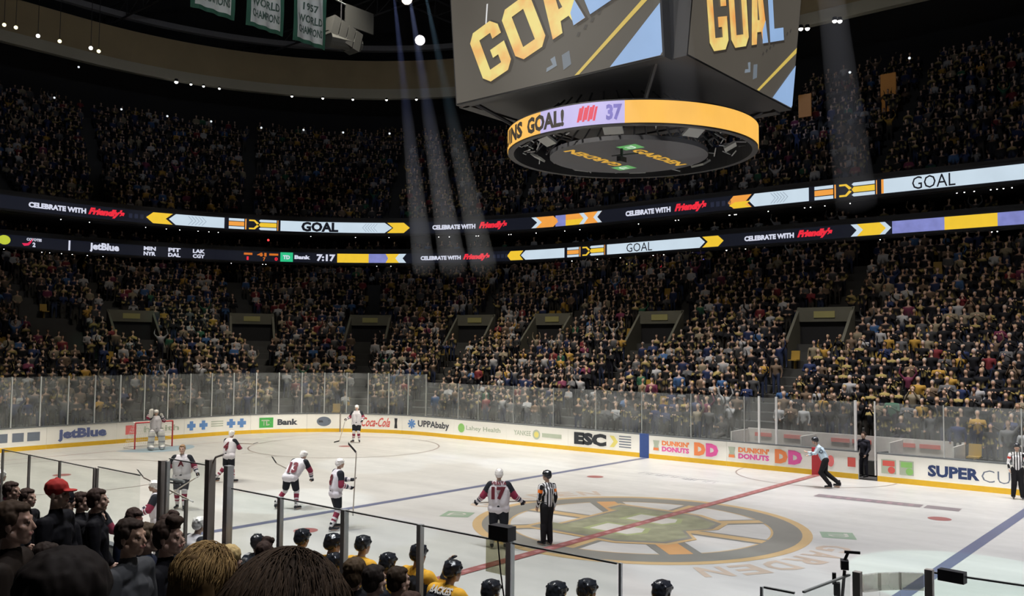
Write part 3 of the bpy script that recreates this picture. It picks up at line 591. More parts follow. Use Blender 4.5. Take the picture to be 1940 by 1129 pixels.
# camera sees the ring from about 302 deg; picture-left is clockwise side (212 deg) -> picture-right 32 deg
rstrip('ring_screen', -160, -99, z0, z1, AMB); rstrip('ring_screen', -99, -60, z0, z1, LIL); rstrip('ring_screen', -60, 200, z0, z1, AMB)
for txt, a0, a1 in (('BRUINS', -150, -112), ('GOAL!', -108, -86)):
    text_on('ring_lettering', txt, lambda x, y: ring_fn(a0 + (a1 - a0) * x, z0 + .06 + .44 * y, .02), RTX, RING, .05)
for k in range(7): x = -80 + k * 1.15; text_on('red_scribble', '/', lambda X, Y: ring_fn(x + X * 2.2, z0 + .1 + .35 * Y + (k % 2) * .04, .02), led('scribble', (222, 50, 80)), RING, .06)
text_on('purple_number', '37', lambda x, y: ring_fn(-67.5 + 6.5 * x, z0 + .08 + .4 * y, .02), PUR, RING, .05)
dk = [(RC[0] - .17 + 2.22 * math.cos(2 * PI * k / 64), RC[1] + .12 + 2.22 * math.sin(2 * PI * k / 64)) for k in range(64)]
UD = jo(mesh_obj('underside_disc', [(x, y, z) for z in (10.3, 10.42) for x, y in dk], [tuple(range(64))[::-1], tuple(range(64, 128))] + [(k, (k + 1) % 64, 64 + (k + 1) % 64, 64 + k) for k in range(64)], mat('underside_panel', (.055, .055, .062), .6)))
UGOLD = led('underside_gold', (222, 170, 40), .85)
for sg, cx, cy in ((1, .58, -.3), (-1, -.95, -.3)):
    def U(x, y): return Vector((cx - sg * .0 + sg * y, cy + sg * x, 10.295))
    text_on('hall_name_lettering', 'GARDEN', lambda x, y: U(-.75 + 2.55 * x, -.2 + .36 * y), UGOLD, UD, .04)
    mesh_obj('green_badge', [U(x, y) for x, y in ((-1.35, -.25), (-.85, -.25), (-.85, .35), (-1.35, .35))], [(0, 1, 2, 3)], led('badge_green', (96, 176, 96), .8), UD)
    text_on('badge_lettering', 'TD', lambda x, y: U(-1.27 + .34 * x, -.08 + .26 * y) - Vector((0, 0, .006)), led('badge_white', (200, 220, 200)), UD, .05)
for a in (-10, -55, -100, -145, 170, 130, 85, 35):
    t = math.radians(a - 12); p = Vector((RC[0] + 2.72 * math.cos(t), RC[1] + 2.72 * math.sin(t), 10.42)); 
    R = Matrix.Rotation(t, 3, 'Z') @ Matrix.Rotation(math.radians(-28), 3, 'Y')
    sp = jo(MB().box(p, (.34, .5, .06), R=R).build('light_panel', M_SPK))
rg = MB()
random.seed(3)
for k in range(90):
    a = random.uniform(0, 2 * PI); r = random.uniform(2.55, 3.2); p = Vector((RC[0] + r * math.cos(a), RC[1] + r * math.sin(a), random.uniform(10.45, 10.75))); q = p + Vector((random.uniform(-.3, .3), random.uniform(-.3, .3), random.uniform(-.1, .2))); rg.tube(p, q, .02, .02, 5)
jo(rg.build('rigging', mat('rigging_metal', (.3, .3, .3), .4, .6)))
cm = MB().tube((.35, -1.4, 10.3), (.35, -1.4, 10.05), .04).box((.35, -1.4, 10.0), (.12, .3, .14)).tube((.0, -1.35, 10.15), (.75, -1.2, 10.15), .02)
jo(cm.build('underside_camera', M_STEEL))
for k in range(6):
    a = 2 * PI * k / 6 + .4; p = Vector((RC[0] - .1 + 2.9 * math.cos(a), RC[1] + 2.9 * math.sin(a), 10.0))
cb = MB()
for sx in (-2.6, 2.6):
    for sy in (-2.6, 2.6): cb.tube((JX + sx, JY + sy, 17.3), (JX + sx, JY + sy, 41.9), .04, .04, 6)
jo(cb.build('suspension_cable', M_STEEL))

# ------------------------------------------------------------------ crowd
SKINS = [(.52, .33, .24), (.45, .28, .2), (.56, .38, .29), (.3, .18, .12), (.5, .34, .27)]
HAIRS = [(.03, .02, .015), (.06, .035, .02), (.02, .018, .016), (.15, .09, .04), (.25, .18, .1), (.2, .19, .18)]
def crowd_pose(k):
    # zones 0 skin 1 hair 2 top 3 sleeve 4 trousers 5 shoes
    P = [ell((0, -.01, 1.665), (.082, .098, .118), 0), ell((0, -.03, 1.70), (.09, .1, .1), 1), cap((0, -.01, 1.42), (0, 0, 1.56), .055, .05, 0),
         cap((-.1, 0, 1.32), (.1, 0, 1.32), .125, .125, 2), cap((0, 0, 1.28), (0, 0, 1.0), .155, .145, 2), cap((-.05, 0, .98), (.05, 0, .98), .13, .13, 4)]
    for s in (-1, 1):
        if k == 5: kn = (s * .12, .42, .55); an = (s * .12, .45, .1); hp = (s * .1, 0, .58)
        else: hp = (s * .09, 0, .92); kn = (s * .11, .02, .5); an = (s * .12, 0, .08)
        P += [cap(hp, kn, .095, .065, 4), cap(kn, an, .065, .045, 4), cap((an[0], an[1] - .04, .04), (an[0], an[1] + .13, .03), .045, .035, 5)]
        sh = (s * .2, 0, 1.38)
        if k == 0: el, ha = (s * .27, .0, 1.1), (s * .25, .08, .85)
        elif k in (1, 5): el, ha = (s * .27, .08, 1.13), (s * .05, .32, 1.3)
        elif k == 2: el, ha = (s * .38, .05, 1.6), (s * .3, .08, 1.9)
        elif k == 3: el, ha = ((.36, .05, 1.62), (.28, .08, 1.93)) if s > 0 else ((-.27, 0, 1.1), (-.22, .12, .88))
        elif k == 4: el, ha = (s * .24, .15, 1.22), (s * .05, .3, 1.6)
        elif k == 6: el, ha = (s * .3, .0, 1.12), (s * .1, .2, 1.12)
        else: el, ha = (s * .28, .02, 1.1), (s * .14, .12, .98)
        P += [cap(sh, el, .062, .05, 3), cap(el, ha, .048, .036, 3), ell(ha, (.04, .04, .055), 0)]
    if k == 5: P = [p if p[5] in (4, 5) else (p[0], p[1] - [0, 0, .4], p[2] - ([0, 0, .4] if p[0] == 'c' else 0), p[3], p[4], p[5]) for p in P]
    return P
TPL = []
for k in range(8):
    pr = crowd_pose(k); row = []
    for vox, dec in ((.028, .22), (.05, .13)):
        me = blob_mesh('tpl', pr, vox, 1 if vox > .03 else 2, dec); P = coords(me); i, t = sdf(P, pr)
        z = np.array([p[5] for p in pr])[i]; z = np.where((z == 0) & (P[:, 2] > 1.5) & (i == 0) & (P[:, 1] < .02), 1, z)
        z = np.where((z == 2) & (P[:, 2] < 1.06) & (P[:, 2] > 1.0), 6, z); z = np.where((z == 3) & (t > .45) & (t < .75), 7, z)
        z = np.where((z == 2) & (P[:, 2] > 1.32), 8, z)
        me.calc_loop_triangles(); T = np.array([tuple(x.vertices) for x in me.loop_triangles]); row.append((P, T, z)); bpy.data.meshes.remove(me)
    TPL.append(row)
POSE_TXT = ['arms down', 'clapping', 'both arms raised', 'one arm raised', 'holding a phone up', 'seated clapping', 'hands on hips', 'hands folded']
def palette(r):
    sk = np.array(r.choice(SKINS)); hr = np.array(r.choice(HAIRS)); u = r.random()
    if u < .60: top = (.010, .010, .012); band = (.30, .23, .08) if r.random() < .4 else top; yoke = (.28, .22, .08) if r.random() < .15 else top; nm = 'black and gold' if band != top else 'black'
    elif u < .63: top = (.34, .2, .04); band = (.02, .02, .02); yoke = top; nm = 'gold'
    elif u < .70: top = (.30, .30, .31); band = (.03, .03, .03) if r.random() < .4 else top; yoke = top; nm = 'white'
    elif u < .79: g = r.uniform(.03, .12); top = (g, g, g * 1.05); band = yoke = top; nm = 'grey'
    elif u < .85: top = (.02, .03, .08); band = yoke = top; nm = 'navy'
    elif u < .895: top = (.12, .085, .06); band = yoke = top; nm = 'brown'
    elif u < .92: top = (.15, .025, .03); band = yoke = top; nm = 'dark red'
    elif u < .94: top = (.04, .09, .2); band = yoke = top; nm = 'blue'
    elif u < .95: top = (.03, .1, .06); band = yoke = top; nm = 'green'
    elif u < .965: top = (.13, .03, .06); band = yoke = top; nm = 'maroon'
    else: top = (.2, .17, .12); band = yoke = top; nm = 'tan'
    top, band, yoke = map(np.array, (top, band, yoke)); pants = np.array(r.choice([(.02, .02, .03), (.03, .04, .08), (.05, .045, .04)]))
    cap_ = r.random() < .25
    if cap_: hr = np.array(r.choice([(.01, .01, .01), (.3, .2, .03), (.3, .3, .3), (.02, .02, .06)]))
    return np.array([sk, hr, top, top * (.9 if nm != 'white' else 1), pants, (.03, .03, .03), band, band, yoke]), nm, cap_
def inview(p, mg=60):
    d = Vector(p) - CP; z = d.dot(CF)
    if z < 1: return None
    x = 970 + CFOC * d.dot(CR) / z; y = 564.5 - CFOC * d.dot(CU) / z
    return (x, y, z) if -mg < x < 1940 + mg and -mg < y < 1129 + mg else None
AX = (7.6, -3.8, -13.6, -21.6); AARC = (13, 36, 60, 83)
def aisle_dist(p, P):
    a, b = P[0] - P[2], P[1] - P[2]
    if p.x > -a: return min(abs(p.x - k) for k in AX)
    if p.y > b: t = math.degrees(math.atan2(-(p.x + a), p.y - b)); return min(abs(t - k) for k in AARC) * PI / 180 * P[2]
    return min(abs(p.y - k) for k in (-8, 2.0)) + .0
def total(P): return (P[0] - P[2]) + PI / 2 * P[2] + 2 * (P[1] - P[2])
rng = random.Random(11); PEOPLE = []; EMPTY = []
for i in range(NL):
    P = low((i + .45) / (NL - 1)); s = -12.0
    while s < total(P) + 3:
        s += .54 + rng.random() * .05; p, n = rr(s, P); q = inview((p.x, p.y, lowz(i) + 1.3))
        if not q: continue
        ad = aisle_dist(p, P); t = i / (NL - 1)
        if ad < .62 or (ad < 1.85 and .43 < t < .68): continue
        if i == 0 and -4.5 < p.x < 4.5 and p.y > 5: continue
        (EMPTY if rng.random() < (.05 if t < .8 else .12) else PEOPLE).append((p.x + n.x * rng.uniform(-.08, .08), p.y + n.y * rng.uniform(-.08, .08), lowz(i), math.atan2(n.x, -n.y) , q[2], i, s, 0))
for i in range(NU):
    P = upp((i + .45) / (NU - 1)); s = -16.0
    while s < total(P) + 2:
        s += .56 + rng.random() * .07; p, n = rr(s, P); q = inview((p.x, p.y, uppz(i) + 1.3), 20)
        if not q or rng.random() < .1 or aisle_dist(p, P) < .5: continue
        PEOPLE.append((p.x, p.y, uppz(i), math.atan2(n.x, -n.y), q[2], i, s, 1))
for off, z, n_ in ((1.0, 11.65, 2), (2.2, 11.65, 2), (.8, 9.6, 2), (2.0, 9.6, 2)):
    s = -14
    while s < 84:
        s += rng.uniform(.5, 1.6); p = onp(s, z, off, PL); n = rr(s, PL)[1]; q = inview(p)
        if q: PEOPLE.append((p.x, p.y, z, math.atan2(n.x, -n.y), q[2], 30, s, 2))
PEOPLE.sort(key=lambda a: a[4] + (30 if a[7] else 0))
# heading: the template faces +Y, people face the ice (direction -n)
COLN = {'row': ['front row', 'second row', 'third row', 'fourth row', 'fifth row', 'sixth row', 'seventh row', 'eighth row']}
def land(x):
    if x > 5.6: return 'at far right edge'
    if x > 2.2: return 'above navy lettering'
    if x > -.2: return 'above the open gate'
    if x > -3.9: return 'above right double D'
    if x > -7.6: return 'above left double D'
    if x > -12: return 'above black print'
    if x > -16: return 'above faint print'
    if x > -19.6: return 'above green disc'
    return 'above corner boards'
N_IND = 268; used = {}; indiv = []; rest = ([], [], []) ; nv = 0
BV, BT, BC = [], [], []
for j, (x, y, z, h, dist, i, s, lvl) in enumerate(PEOPLE):
    r = rng; pose = r.choices(range(8), (5, 6, 2, 1.2, 1.2, .6, 1.0, 3))[0] if lvl == 0 else r.choices(range(8), (5, 4, 1.5, 1, .6, 4, 1, 2))[0]
    pal, nm, hat = palette(r); near = j < N_IND; P, T, Z = TPL[pose][0 if near else 1]; sc = r.uniform(.92, 1.06); flip = r.random() < .5
    hh = h + r.uniform(-.25, .25)
    # face the action a little
    Q = P * sc * np.array([(-1 if flip else 1) * r.uniform(.95, 1.15), 1, 1]); c, s_ = math.cos(hh), math.sin(hh)
    C = pal[np.minimum(Z, 8)]
    if near:
        me = bpy.data.meshes.new('spectator'); me.from_pydata(Q.tolist(), [], (T[:, ::-1] if flip else T).tolist()); me.shade_smooth(); set_col(me, C); me.materials.append(M_CROWD)
        o = bpy.data.objects.new('spectator', me); COL.objects.link(o); o.location = (x, y, z); o.rotation_euler = (0, 0, hh)
        head = ('and cap ' if hat else '')
        lb = 'person in %s %s%s, %s %s' % (nm, head, POSE_TXT[pose], COLN['row'][min(i, 7)], land(x)); used.setdefault(lb, []).append(o)
    else:
        W_ = np.empty_like(Q); W_[:, 0] = Q[:, 0] * c - Q[:, 1] * s_ + x; W_[:, 1] = Q[:, 0] * s_ + Q[:, 1] * c + y; W_[:, 2] = Q[:, 2] + z
        BV.append(W_); BT.append((T[:, ::-1] if flip else T) + nv); BC.append(C); nv += len(Q)
SIDE = ['leftmost of these', 'rightmost of these']
for lb, os_ in used.items():
    if len(os_) == 1: tag(os_[0], lb, 'person')
    elif len(os_) == 2:
        a, b = sorted(os_, key=lambda o: o.location.x); tag(a, lb + ', left one', 'person'); tag(b, lb + ', right one', 'person')
    else:
        for k, o in enumerate(sorted(os_, key=lambda o: o.location.x)): tag(o, lb + (', leftmost' if k == 0 else ', rightmost' if k == len(os_) - 1 else ', middle'), 'person')
for o in [o for l in used.values() for o in l]: o['group'] = 'spectators in the stand behind the far side boards'
def bulk(name, V, T, C, m, smooth=True):
    V = np.concatenate(V).astype(np.float32); T = np.concatenate(T).astype(np.int32); C = np.concatenate(C)
    me = bpy.data.meshes.new(name); me.vertices.add(len(V)); me.vertices.foreach_set('co', V.ravel()); me.loops.add(T.size); me.loops.foreach_set('vertex_index', T.ravel())
    me.polygons.add(len(T)); me.polygons.foreach_set('loop_start', np.arange(len(T), dtype=np.int32) * 3); me.polygons.foreach_set('loop_total', np.full(len(T), 3, np.int32)); me.update(calc_edges=True)
    set_col(me, C); me.materials.append(m); me.shade_smooth() if smooth else None
    o = bpy.data.objects.new(name, me); COL.objects.link(o); return o
tag(bulk('crowd', BV, BT, BC, M_CROWD), 'dense standing crowd filling the far stands and upper bowl', 'crowd', None, 'stuff')
print('crowd', len(PEOPLE), 'verts', nv)

# empty yellow seats
M_SEAT = mat('seat_gold', (.32, .2, .03), .5)
sm = MB().box((0, .02, .44), (.44, .42, .06)).box((0, -.2, .68), (.44, .06, .46), R=Matrix.Rotation(.15, 3, 'X')).box((0, -.12, .2), (.06, .2, .42))
seat0 = None; EMPTY.sort(key=lambda a: a[4])
for k, (x, y, z, h, dist, i, s, lvl) in enumerate(EMPTY[:150]):
    if seat0 is None: o = seat0 = sm.build('stadium_seat', M_SEAT)
    else: o = seat0.copy(); COL.objects.link(o)
    o.location = (x, y, z); o.rotation_euler = (0, 0, h); tag(o, 'empty gold folding seat among standing fans in the lower stand', 'seat', 'empty gold seats in the lower stand')

# vomitories in the lower stand
M_VOM = mat('vomitory_concrete', (.10, .097, .075), .85, nscale=2, var=.12); M_PASSAGE_SHADE = mat('passage_shade', (.01, .01, .012), .9)
def vomitory(p, n, z, label, glow=None):
    e = empty('stand_entrance', (p.x, p.y, z), math.atan2(n.x * -1, n.y), label, 'stand entrance', 'stand entrances in the lower bowl')
    mm = glow or M_VOM
    MB().box((0, .4, 2.55), (2.9, .2, .75)).build('header_wall', mm, e)
    for s in (-1, 1): MB().add([(s * 1.35, -1.8, -.4), (s * 1.5, -1.8, -.4), (s * 1.5, .5, -.4), (s * 1.35, .5, -.4), (s * 1.35, -1.8, .5), (s * 1.5, -1.8, .5), (s * 1.5, .5, 2.95), (s * 1.35, .5, 2.95)], [(0, 1, 2, 3), (4, 7, 6, 5), (0, 4, 5, 1), (1, 5, 6, 2), (2, 6, 7, 3), (3, 7, 4, 0)]).build('side_wall', mm, e)
    MB().box((0, 1.2, 1.0), (2.7, 1.5, 2.4)).build('passage_shade_block', M_PASSAGE_SHADE, e)  # solid near-black box paints the shade inside the entrance opening
    MB().box((0, .28, 2.55), (1.1, .03, .34)).build('sign_plate', mat('sign_plate', (.28, .26, .1), .6), e)
for k, (ax, lb) in enumerate(((7.6, 'stand entrance by the stairs at the right edge'), (-3.8, 'pale stand entrance high above the right double D'), (-13.6, 'pale stand entrance above the faint grey board lettering'), (-21.6, 'pale stand entrance above the far corner boards, right'))):
    P = low(.55); vomitory(Vector((ax, P[1])), Vector((0, 1)), lowz(12) - 1.0, lb)
for a, lb in zip(AARC, ('pale stand entrance above the script lettered board', 'pale stand entrance with blue sign above the green square board', 'stand entrance lit green left of the goal', 'grey stand entrance at the far left')):
    P = low(.55); t = math.radians(a); n = Vector((-math.sin(t), math.cos(t))); p = Vector((-(P[0] - P[2]), P[1] - P[2])) + n * P[2]; vomitory(p, n, lowz(12) - 1.0, lb)

# ------------------------------------------------------------------ detailed figures
def rotz(v, a): c, s = math.cos(a), math.sin(a); return Vector((v[0] * c - v[1] * s, v[0] * s + v[1] * c, v[2]))
def head_prims(T):
    """T maps head-local (face +Y, centre of skull at origin) to figure space"""
    f = lambda *p: tuple(T @ Vector(p)); R = np.array(T.to_3x3())
    e = lambda c, r, z=0: ell(f(*c), r, z, R)
    P = [e((0, -.012, .03), (.077, .096, .092)), e((0, .03, -.035), (.06, .066, .088)), cap(f(0, .06, -.098), f(0, .066, -.09), .026, .026, 0),
         cap(f(0, .082, .014), f(0, .104, -.026), .009, .014, 0), cap(f(-.036, .072, .026), f(.036, .072, .026), .014, .014, 0), cap(f(-.017, .088, -.06), f(.017, .088, -.06), .011, .011, 9),
         e((-.04, .055, -.025), (.026, .026, .026)), e((.04, .055, -.025), (.026, .026, .026))]
    for s in (-1, 1): P += [cap(f(s * .05, .0, -.06), f(s * .012, .06, -.098), .028, .022, 0), e((s * .08, -.008, -.01), (.011, .02, .034), 0), e((s * .031, .083, .006), (.014, .009, .008), 8)]
    return P
def hand_prims(w, d, up, z=0, curl=.5, r=.0095):
    """five fingers: w wrist, d direction of the hand, up = palm normal"""
    w = Vector(w); d = Vector(d).normalized(); up = Vector(up); up = (up - d * up.dot(d)).normalized(); s = d.cross(up)
    P = [cap(w, w + d * .03, .027, .03, z)]
    for k, (o, L) in enumerate(((-.03, .07), (-.01, .08), (.011, .075), (.031, .058))):
        a = w + d * .075 + s * o; P.append(cap(w + d * .02 + s * o * .6, a, .02, .015, z)); d2 = (d + up * curl * .7).normalized(); b = a + d2 * L * .55; d3 = (d + up * curl * 2).normalized(); P += [cap(a, b, r * 1.1, r, z), cap(b, b + d3 * L * .5, r, r * .8, z)]
    t0 = w + d * .02 - s * .03; t1 = t0 + (d * .6 - s * .7 + up * .3).normalized() * .04; P += [cap(t0, t1, .015, .012, z), cap(t1, t1 + (d * .9 - s * .2 + up * .5).normalized() * .035, .012, .009, z)]
    return P
class Fig:
    """skeleton in figure space (faces +Y, feet at z=0)"""
    def __init__(s, lean=0.0, side=0.0, hip=.95, legs=None, arms=None, hyaw=0, hpitch=0, twist=0, crouch=0.0):
        s.hip = Vector((0, 0, hip)); up = Vector((math.sin(side), math.sin(lean), math.cos(lean) * math.cos(side))).normalized(); s.up = up
        s.chest = s.hip + up * .34; s.neck = s.hip + up * .54; s.x = rotz(Vector((1, 0, 0)), twist)
        s.sh = {k: s.hip + up * .48 + s.x * .19 * k for k in (-1, 1)}
        s.hd = s.neck + (up * .19 + Vector((0, .02, 0))) if lean < .5 else s.neck + Vector((math.sin(side) * .15, .08, .14))
        s.legs = legs or {k: ((k * .1, .02, .5), (k * .13, 0, .09), (0, 1)) for k in (-1, 1)}
        s.arms = arms or {k: ((k * .27, -.02, -.27), (k * .27, .06, -.5)) for k in (-1, 1)}   # elbow, wrist relative to hip-up chest centre at shoulder height
        s.el = {}; s.wr = {}
        for k in (-1, 1):
            e, w = s.arms[k]; c = s.hip + up * .48; s.el[k] = c + rotz(Vector(e), twist); s.wr[k] = c + rotz(Vector(w), twist)
        s.T = Matrix.Translation(s.hd) @ Matrix.Rotation(hyaw, 4, 'Z') @ Matrix.Rotation(hpitch, 4, 'X')
    def body(s, hands=True, k=1.0):
        P = head_prims(s.T) + [cap(s.neck, s.hd - Vector((0, .02, .07)), .058, .052, 0), cap(s.hip + s.up * .1, s.chest, .1, .11, 0), cap(s.sh[-1], s.sh[1], .055, .055, 0)]
        for q in (-1, 1):
            P += [cap(s.sh[q], s.el[q], .05, .04, 0), cap(s.el[q], s.wr[q], .04, .028, 0)]
            kn, an, fd = s.legs[q]; hp = s.hip + Vector((q * .09, 0, 0)); P += [cap(hp, kn, .08, .055, 0), cap(kn, an, .055, .035, 0), cap((an[0], an[1], .05), (an[0] + fd[0] * .14, an[1] + fd[1] * .14, .04), .035, .028, 0), cap(s.hip, hp, .09, .08, 0)]
            if hands:
                d = (s.wr[q] - s.el[q]); P += hand_prims(s.wr[q], d, (-q, .3, 0) if abs(d.z) > .15 else (0, 0, 1), 0)
        return P
def skin_col(sk, lips=(.4, .16, .13)):
    sk = np.array(sk)
    def f(z, t, P, i):
        C = np.tile(sk, (len(P), 1)); C[z == 9] = lips; C[z == 8] = (.05, .03, .02); return C
    return f
def hair_prims(T, style='short'):
    f = lambda *p: tuple(T @ Vector(p)); R = np.array(T.to_3x3()); e = lambda c, r: ell(f(*c), r, 1, R)
    P = [e((0, -.028, .048), (.087, .096, .088)), e((0, .02, .084), (.066, .062, .036)), e((0, -.05, -.01), (.08, .068, .085))]
    for s in (-1, 1): P.append(e((s * .074, -.012, .03), (.018, .05, .045)))
    if style == 'quiff': P += [cap(f(-.03, .06, .115), f(.03, .06, .12), .035, .035, 1), cap(f(-.02, .02, .13), f(.02, .02, .13), .04, .04, 1)]
    if style == 'long': P += [cap(f(0, -.05, .0), f(0, -.08, -.3), .09, .1, 1), cap(f(-.06, -.03, 0), f(-.08, -.05, -.26), .05, .06, 1), cap(f(.06, -.03, 0), f(.08, -.05, -.26), .05, .06, 1)]
    if style == 'full': P += [e((0, -.02, .06), (.11, .115, .1)), e((0, -.06, -.02), (.1, .08, .1))]
    return P
def helmet_prims(T):
    f = lambda *p: tuple(T @ Vector(p)); R = np.array(T.to_3x3()); e = lambda c, r, z=1: ell(f(*c), r, z, R)
    P = [e((0, -.01, .045), (.1, .122, .095)), e((0, -.055, -.0), (.09, .08, .085)), cap(f(-.07, .066, .055), f(.07, .066, .055), .022, .022, 1)]
    for s in (-1, 1): P += [cap(f(s * .042, .055, .108), f(s * .042, -.085, .098), .018, .018, 1), cap(f(s * .086, -.01, .0), f(s * .082, .0, -.03), .016, .013, 1), cap(f(s * .078, .04, .08), f(s * .08, -.07, .07), .015, .015, 1)]
    return P
M_HELM = mat('helmet_gloss', rough=.2, vcol=True, var=.03); M_BLADE = mat('skate_steel', (.6, .6, .62), .25, .9); M_SHIRT = M_VC
def helmet_col(c): 
    c = np.array(c)
    def f(z, t, P, i):
        C = np.tile(c, (len(P), 1)); return C
    return f
WHITE = (.6, .58, .61); MAROON = (.22, .03, .06); BLACKC = (.018, .02, .026); GOLDC = (.72, .38, .04)
def jersey_away(z, t, P, i):
    C = np.tile(np.array(WHITE), (len(P), 1))
    up = (z == 31); C[up & (t < .62)] = BLACKC; C[up & (t >= .62)] = MAROON
    lo = (z == 32); C[lo & (t > .28) & (t < .42)] = MAROON; C[lo & (t > .55) & (t < .8)] = (.05, .05, .07)
    C[(z == 30) & (t < .1)] = WHITE; return C
def jersey_home(z, t, P, i):
    C = np.tile(np.array(BLACKC), (len(P), 1)) * 1.6
    C[(z == 33)] = GOLDC; C[(z == 31) & (t < .5)] = GOLDC; C[(z == 31) & (t > .5) & (t < .62)] = (.6, .6, .58); C[(z == 32) & (t > .3) & (t < .6)] = GOLDC; C[(z == 34)] = GOLDC; return C
def jersey_gold(z, t, P, i):
    C = np.tile(np.array(GOLDC), (len(P), 1)); C[(z == 31) & (t > .35)] = np.array(BLACKC) * 1.5; C[(z == 32) & (t < .3)] = GOLDC; C[(z == 32) & (t > .7)] = (.5, .5, .48); C[(z == 30) & (t < .25)] = BLACKC; return C
def sock_col(a=(.62, .6, .62), b=MAROON):
    def f(z, t, P, i):
        C = np.tile(np.array(a), (len(P), 1)); C[(z == 51) & (t > .18) & (t < .5)] = b; C[(z == 51) & (t > .62) & (t < .74)] = b; return C
    return f
def stamp(o, txt, origin, xdir, h, col, bold=.05, asp=None, squash=1.0, name='number'):
    """print text on a surface: ray cast from outside along -normal"""
    me = o.data; bvh = BVHTree.FromPolygons([v.co for v in me.vertices], [tuple(p.vertices) for p in me.polygons]); V, F, A = text2d(txt, bold)
    x = Vector(xdir).normalized(); zz = Vector((0, 0, 1)); n = x.cross(zz).normalized(); out = []; c = Vector(origin); w = h * A * squash
    def dep(a, b):
        p = c + x * (a - .5) * w + zz * (b - .5) * h; hit = bvh.ray_cast(p + n * .6, -n); return (hit[0] - p).dot(n) if hit[0] is not None else None
    S = [(a, b, dep(a, b)) for a in np.linspace(0, 1, 12) for b in np.linspace(0, 1, 8)]; S = np.array([q for q in S if q[2] is not None])
    B = lambda a, b: np.stack([np.ones_like(a), a, b, a * a, b * b], -1); co = np.linalg.lstsq(B(S[:, 0], S[:, 1]), S[:, 2], rcond=None)[0]; ex = (S[:, 2] - B(S[:, 0], S[:, 1]) @ co).max()
    for a, b in V: out.append(c + x * (a - .5) * w + zz * (b - .5) * h + n * (float(B(np.array([a]), np.array([b]))[0] @ co) + max(ex, 0) + .012))
    return mesh_obj(name, out, F, mat('print_' + name + '_' + col, s2l({'maroon': (96, 18, 34), 'white': (215, 212, 210), 'black': (20, 20, 22), 'grey': (190, 185, 180)}[col]), .7), o.parent)
def glove(name, w, d, up, col, parent, cuff=True):
    w = Vector(w); d = Vector(d).normalized(); P = [cap(w - d * .1, w - d * .01, .058, .045, 1)] + [(p[0], p[1], p[2], p[3] * 1.7, p[4] * 1.7, p[5]) for p in hand_prims(w, d, up, 0, .9)]
    def f(z, t, PP, i): C = np.tile(np.array(col), (len(PP), 1)); C[(z == 1) & (t < .25)] = (.4, .4, .4); return C
    return part(name, P, .011, f, M_VC, parent, 2)
def skate(an, fd, parent):
    x, y, z = an; fx, fy = fd; b = part('skate', [cap((x, y, z + .09), (x, y, z - .02), .05, .048, 0), cap((x - fx * .03, y - fy * .03, z - .03), (x + fx * .16, y + fy * .16, z - .035), .045, .036, 0)], .014, BLACKC, M_HELM, parent, 2)
    a = math.atan2(fy, fx); bl = MB().box((x + fx * .06, y + fy * .06, z - .078), (.27, .006, .04), rz=a).box((x + fx * .14, y + fy * .14, z - .06), (.03, .03, .05), rz=a).box((x - fx * .03, y - fy * .03, z - .06), (.03, .03, .05), rz=a).build('blade', M_BLADE, b)
    return b
def skater(name, loc, heading, fig, label, jersey, helm=(.75, .73, .7), pants=BLACKC, socks=None, num=None, nm=None, sc=1.0, bare=False, sk=(.5, .33, .25), front=None, hair=None, ncol='maroon', dark_glove=BLACKC, legs=True):
    e = empty(name, loc, heading, label, 'person'); e.scale = (sc,) * 3; F = fig
    part('body', F.body(hands=True), .0135, skin_col(sk), M_SKIN, e, 2)
    u = F.up; J = [cap(F.hip - u * .04 - F.x * .11, F.hip - u * .04 + F.x * .11, .15, .15, 30), cap(F.hip + u * .1 - F.x * .08, F.chest - F.x * .11, .165, .165, 30), cap(F.hip + u * .1 + F.x * .08, F.chest + F.x * .11, .165, .165, 30), cap(F.chest + u * .06 - F.x * .1, F.chest + u * .06 + F.x * .1, .15, .15, 30), cap(F.sh[-1] * .72 + F.sh[1] * .28 + u * .0, F.sh[1] * .72 + F.sh[-1] * .28, .112, .112, 33), cap(F.neck - u * .05, F.neck + u * .005, .075, .07, 33)]
    for q in (-1, 1): J += [cap(F.sh[q], F.el[q], .1, .085, 31), cap(F.el[q], F.wr[q] * .85 + F.el[q] * .15, .08, .06, 32)]
    j = part('jersey', J, .016, jersey, M_SHIRT, e, 4)
    if num: stamp(j, num, F.chest - u * .02, F.x, .29, ncol, .06, name='number')
    if nm: stamp(j, nm, F.chest + u * .2, F.x, .07, ncol, .04, name='name_lettering')
    if front: stamp(j, front, F.chest, -F.x, .16, ncol, .05, name='crest')
    if not bare: part('helmet', helmet_prims(F.T), .009, helm, M_HELM, e, 1)
    else: part('hair', hair_prims(F.T), .009, hair or (.1, .06, .03), M_VC, e, 2)
    if legs:
        Pn = []
        for q in (-1, 1):
            kn, an, fd = F.legs[q]; kn = Vector(kn); hp = F.hip + Vector((q * .1, 0, -.02)); Pn += [cap(hp, hp * .25 + kn * .75, .135, .115, 0)]
        Pn.append(cap(F.hip - Vector((.08, 0, 0)), F.hip + Vector((.08, 0, 0)), .145, .145, 0)); part('padded_shorts', Pn, .018, pants, M_SHIRT, e, 3)
        for q in (-1, 1):
            kn, an, fd = F.legs[q]; part('sock', [cap(Vector(kn) + Vector((0, .01, .05)), kn, .09, .088, 50), cap(kn, Vector(an) + Vector((0, 0, .05)), .086, .06, 51)], .014, socks or sock_col(), M_SHIRT, e, 2); skate(an, fd, e)
    for q in (-1, 1): glove('glove', F.wr[q], F.wr[q] - F.el[q], (-q * .5, .6, .2), dark_glove, e)
    return e
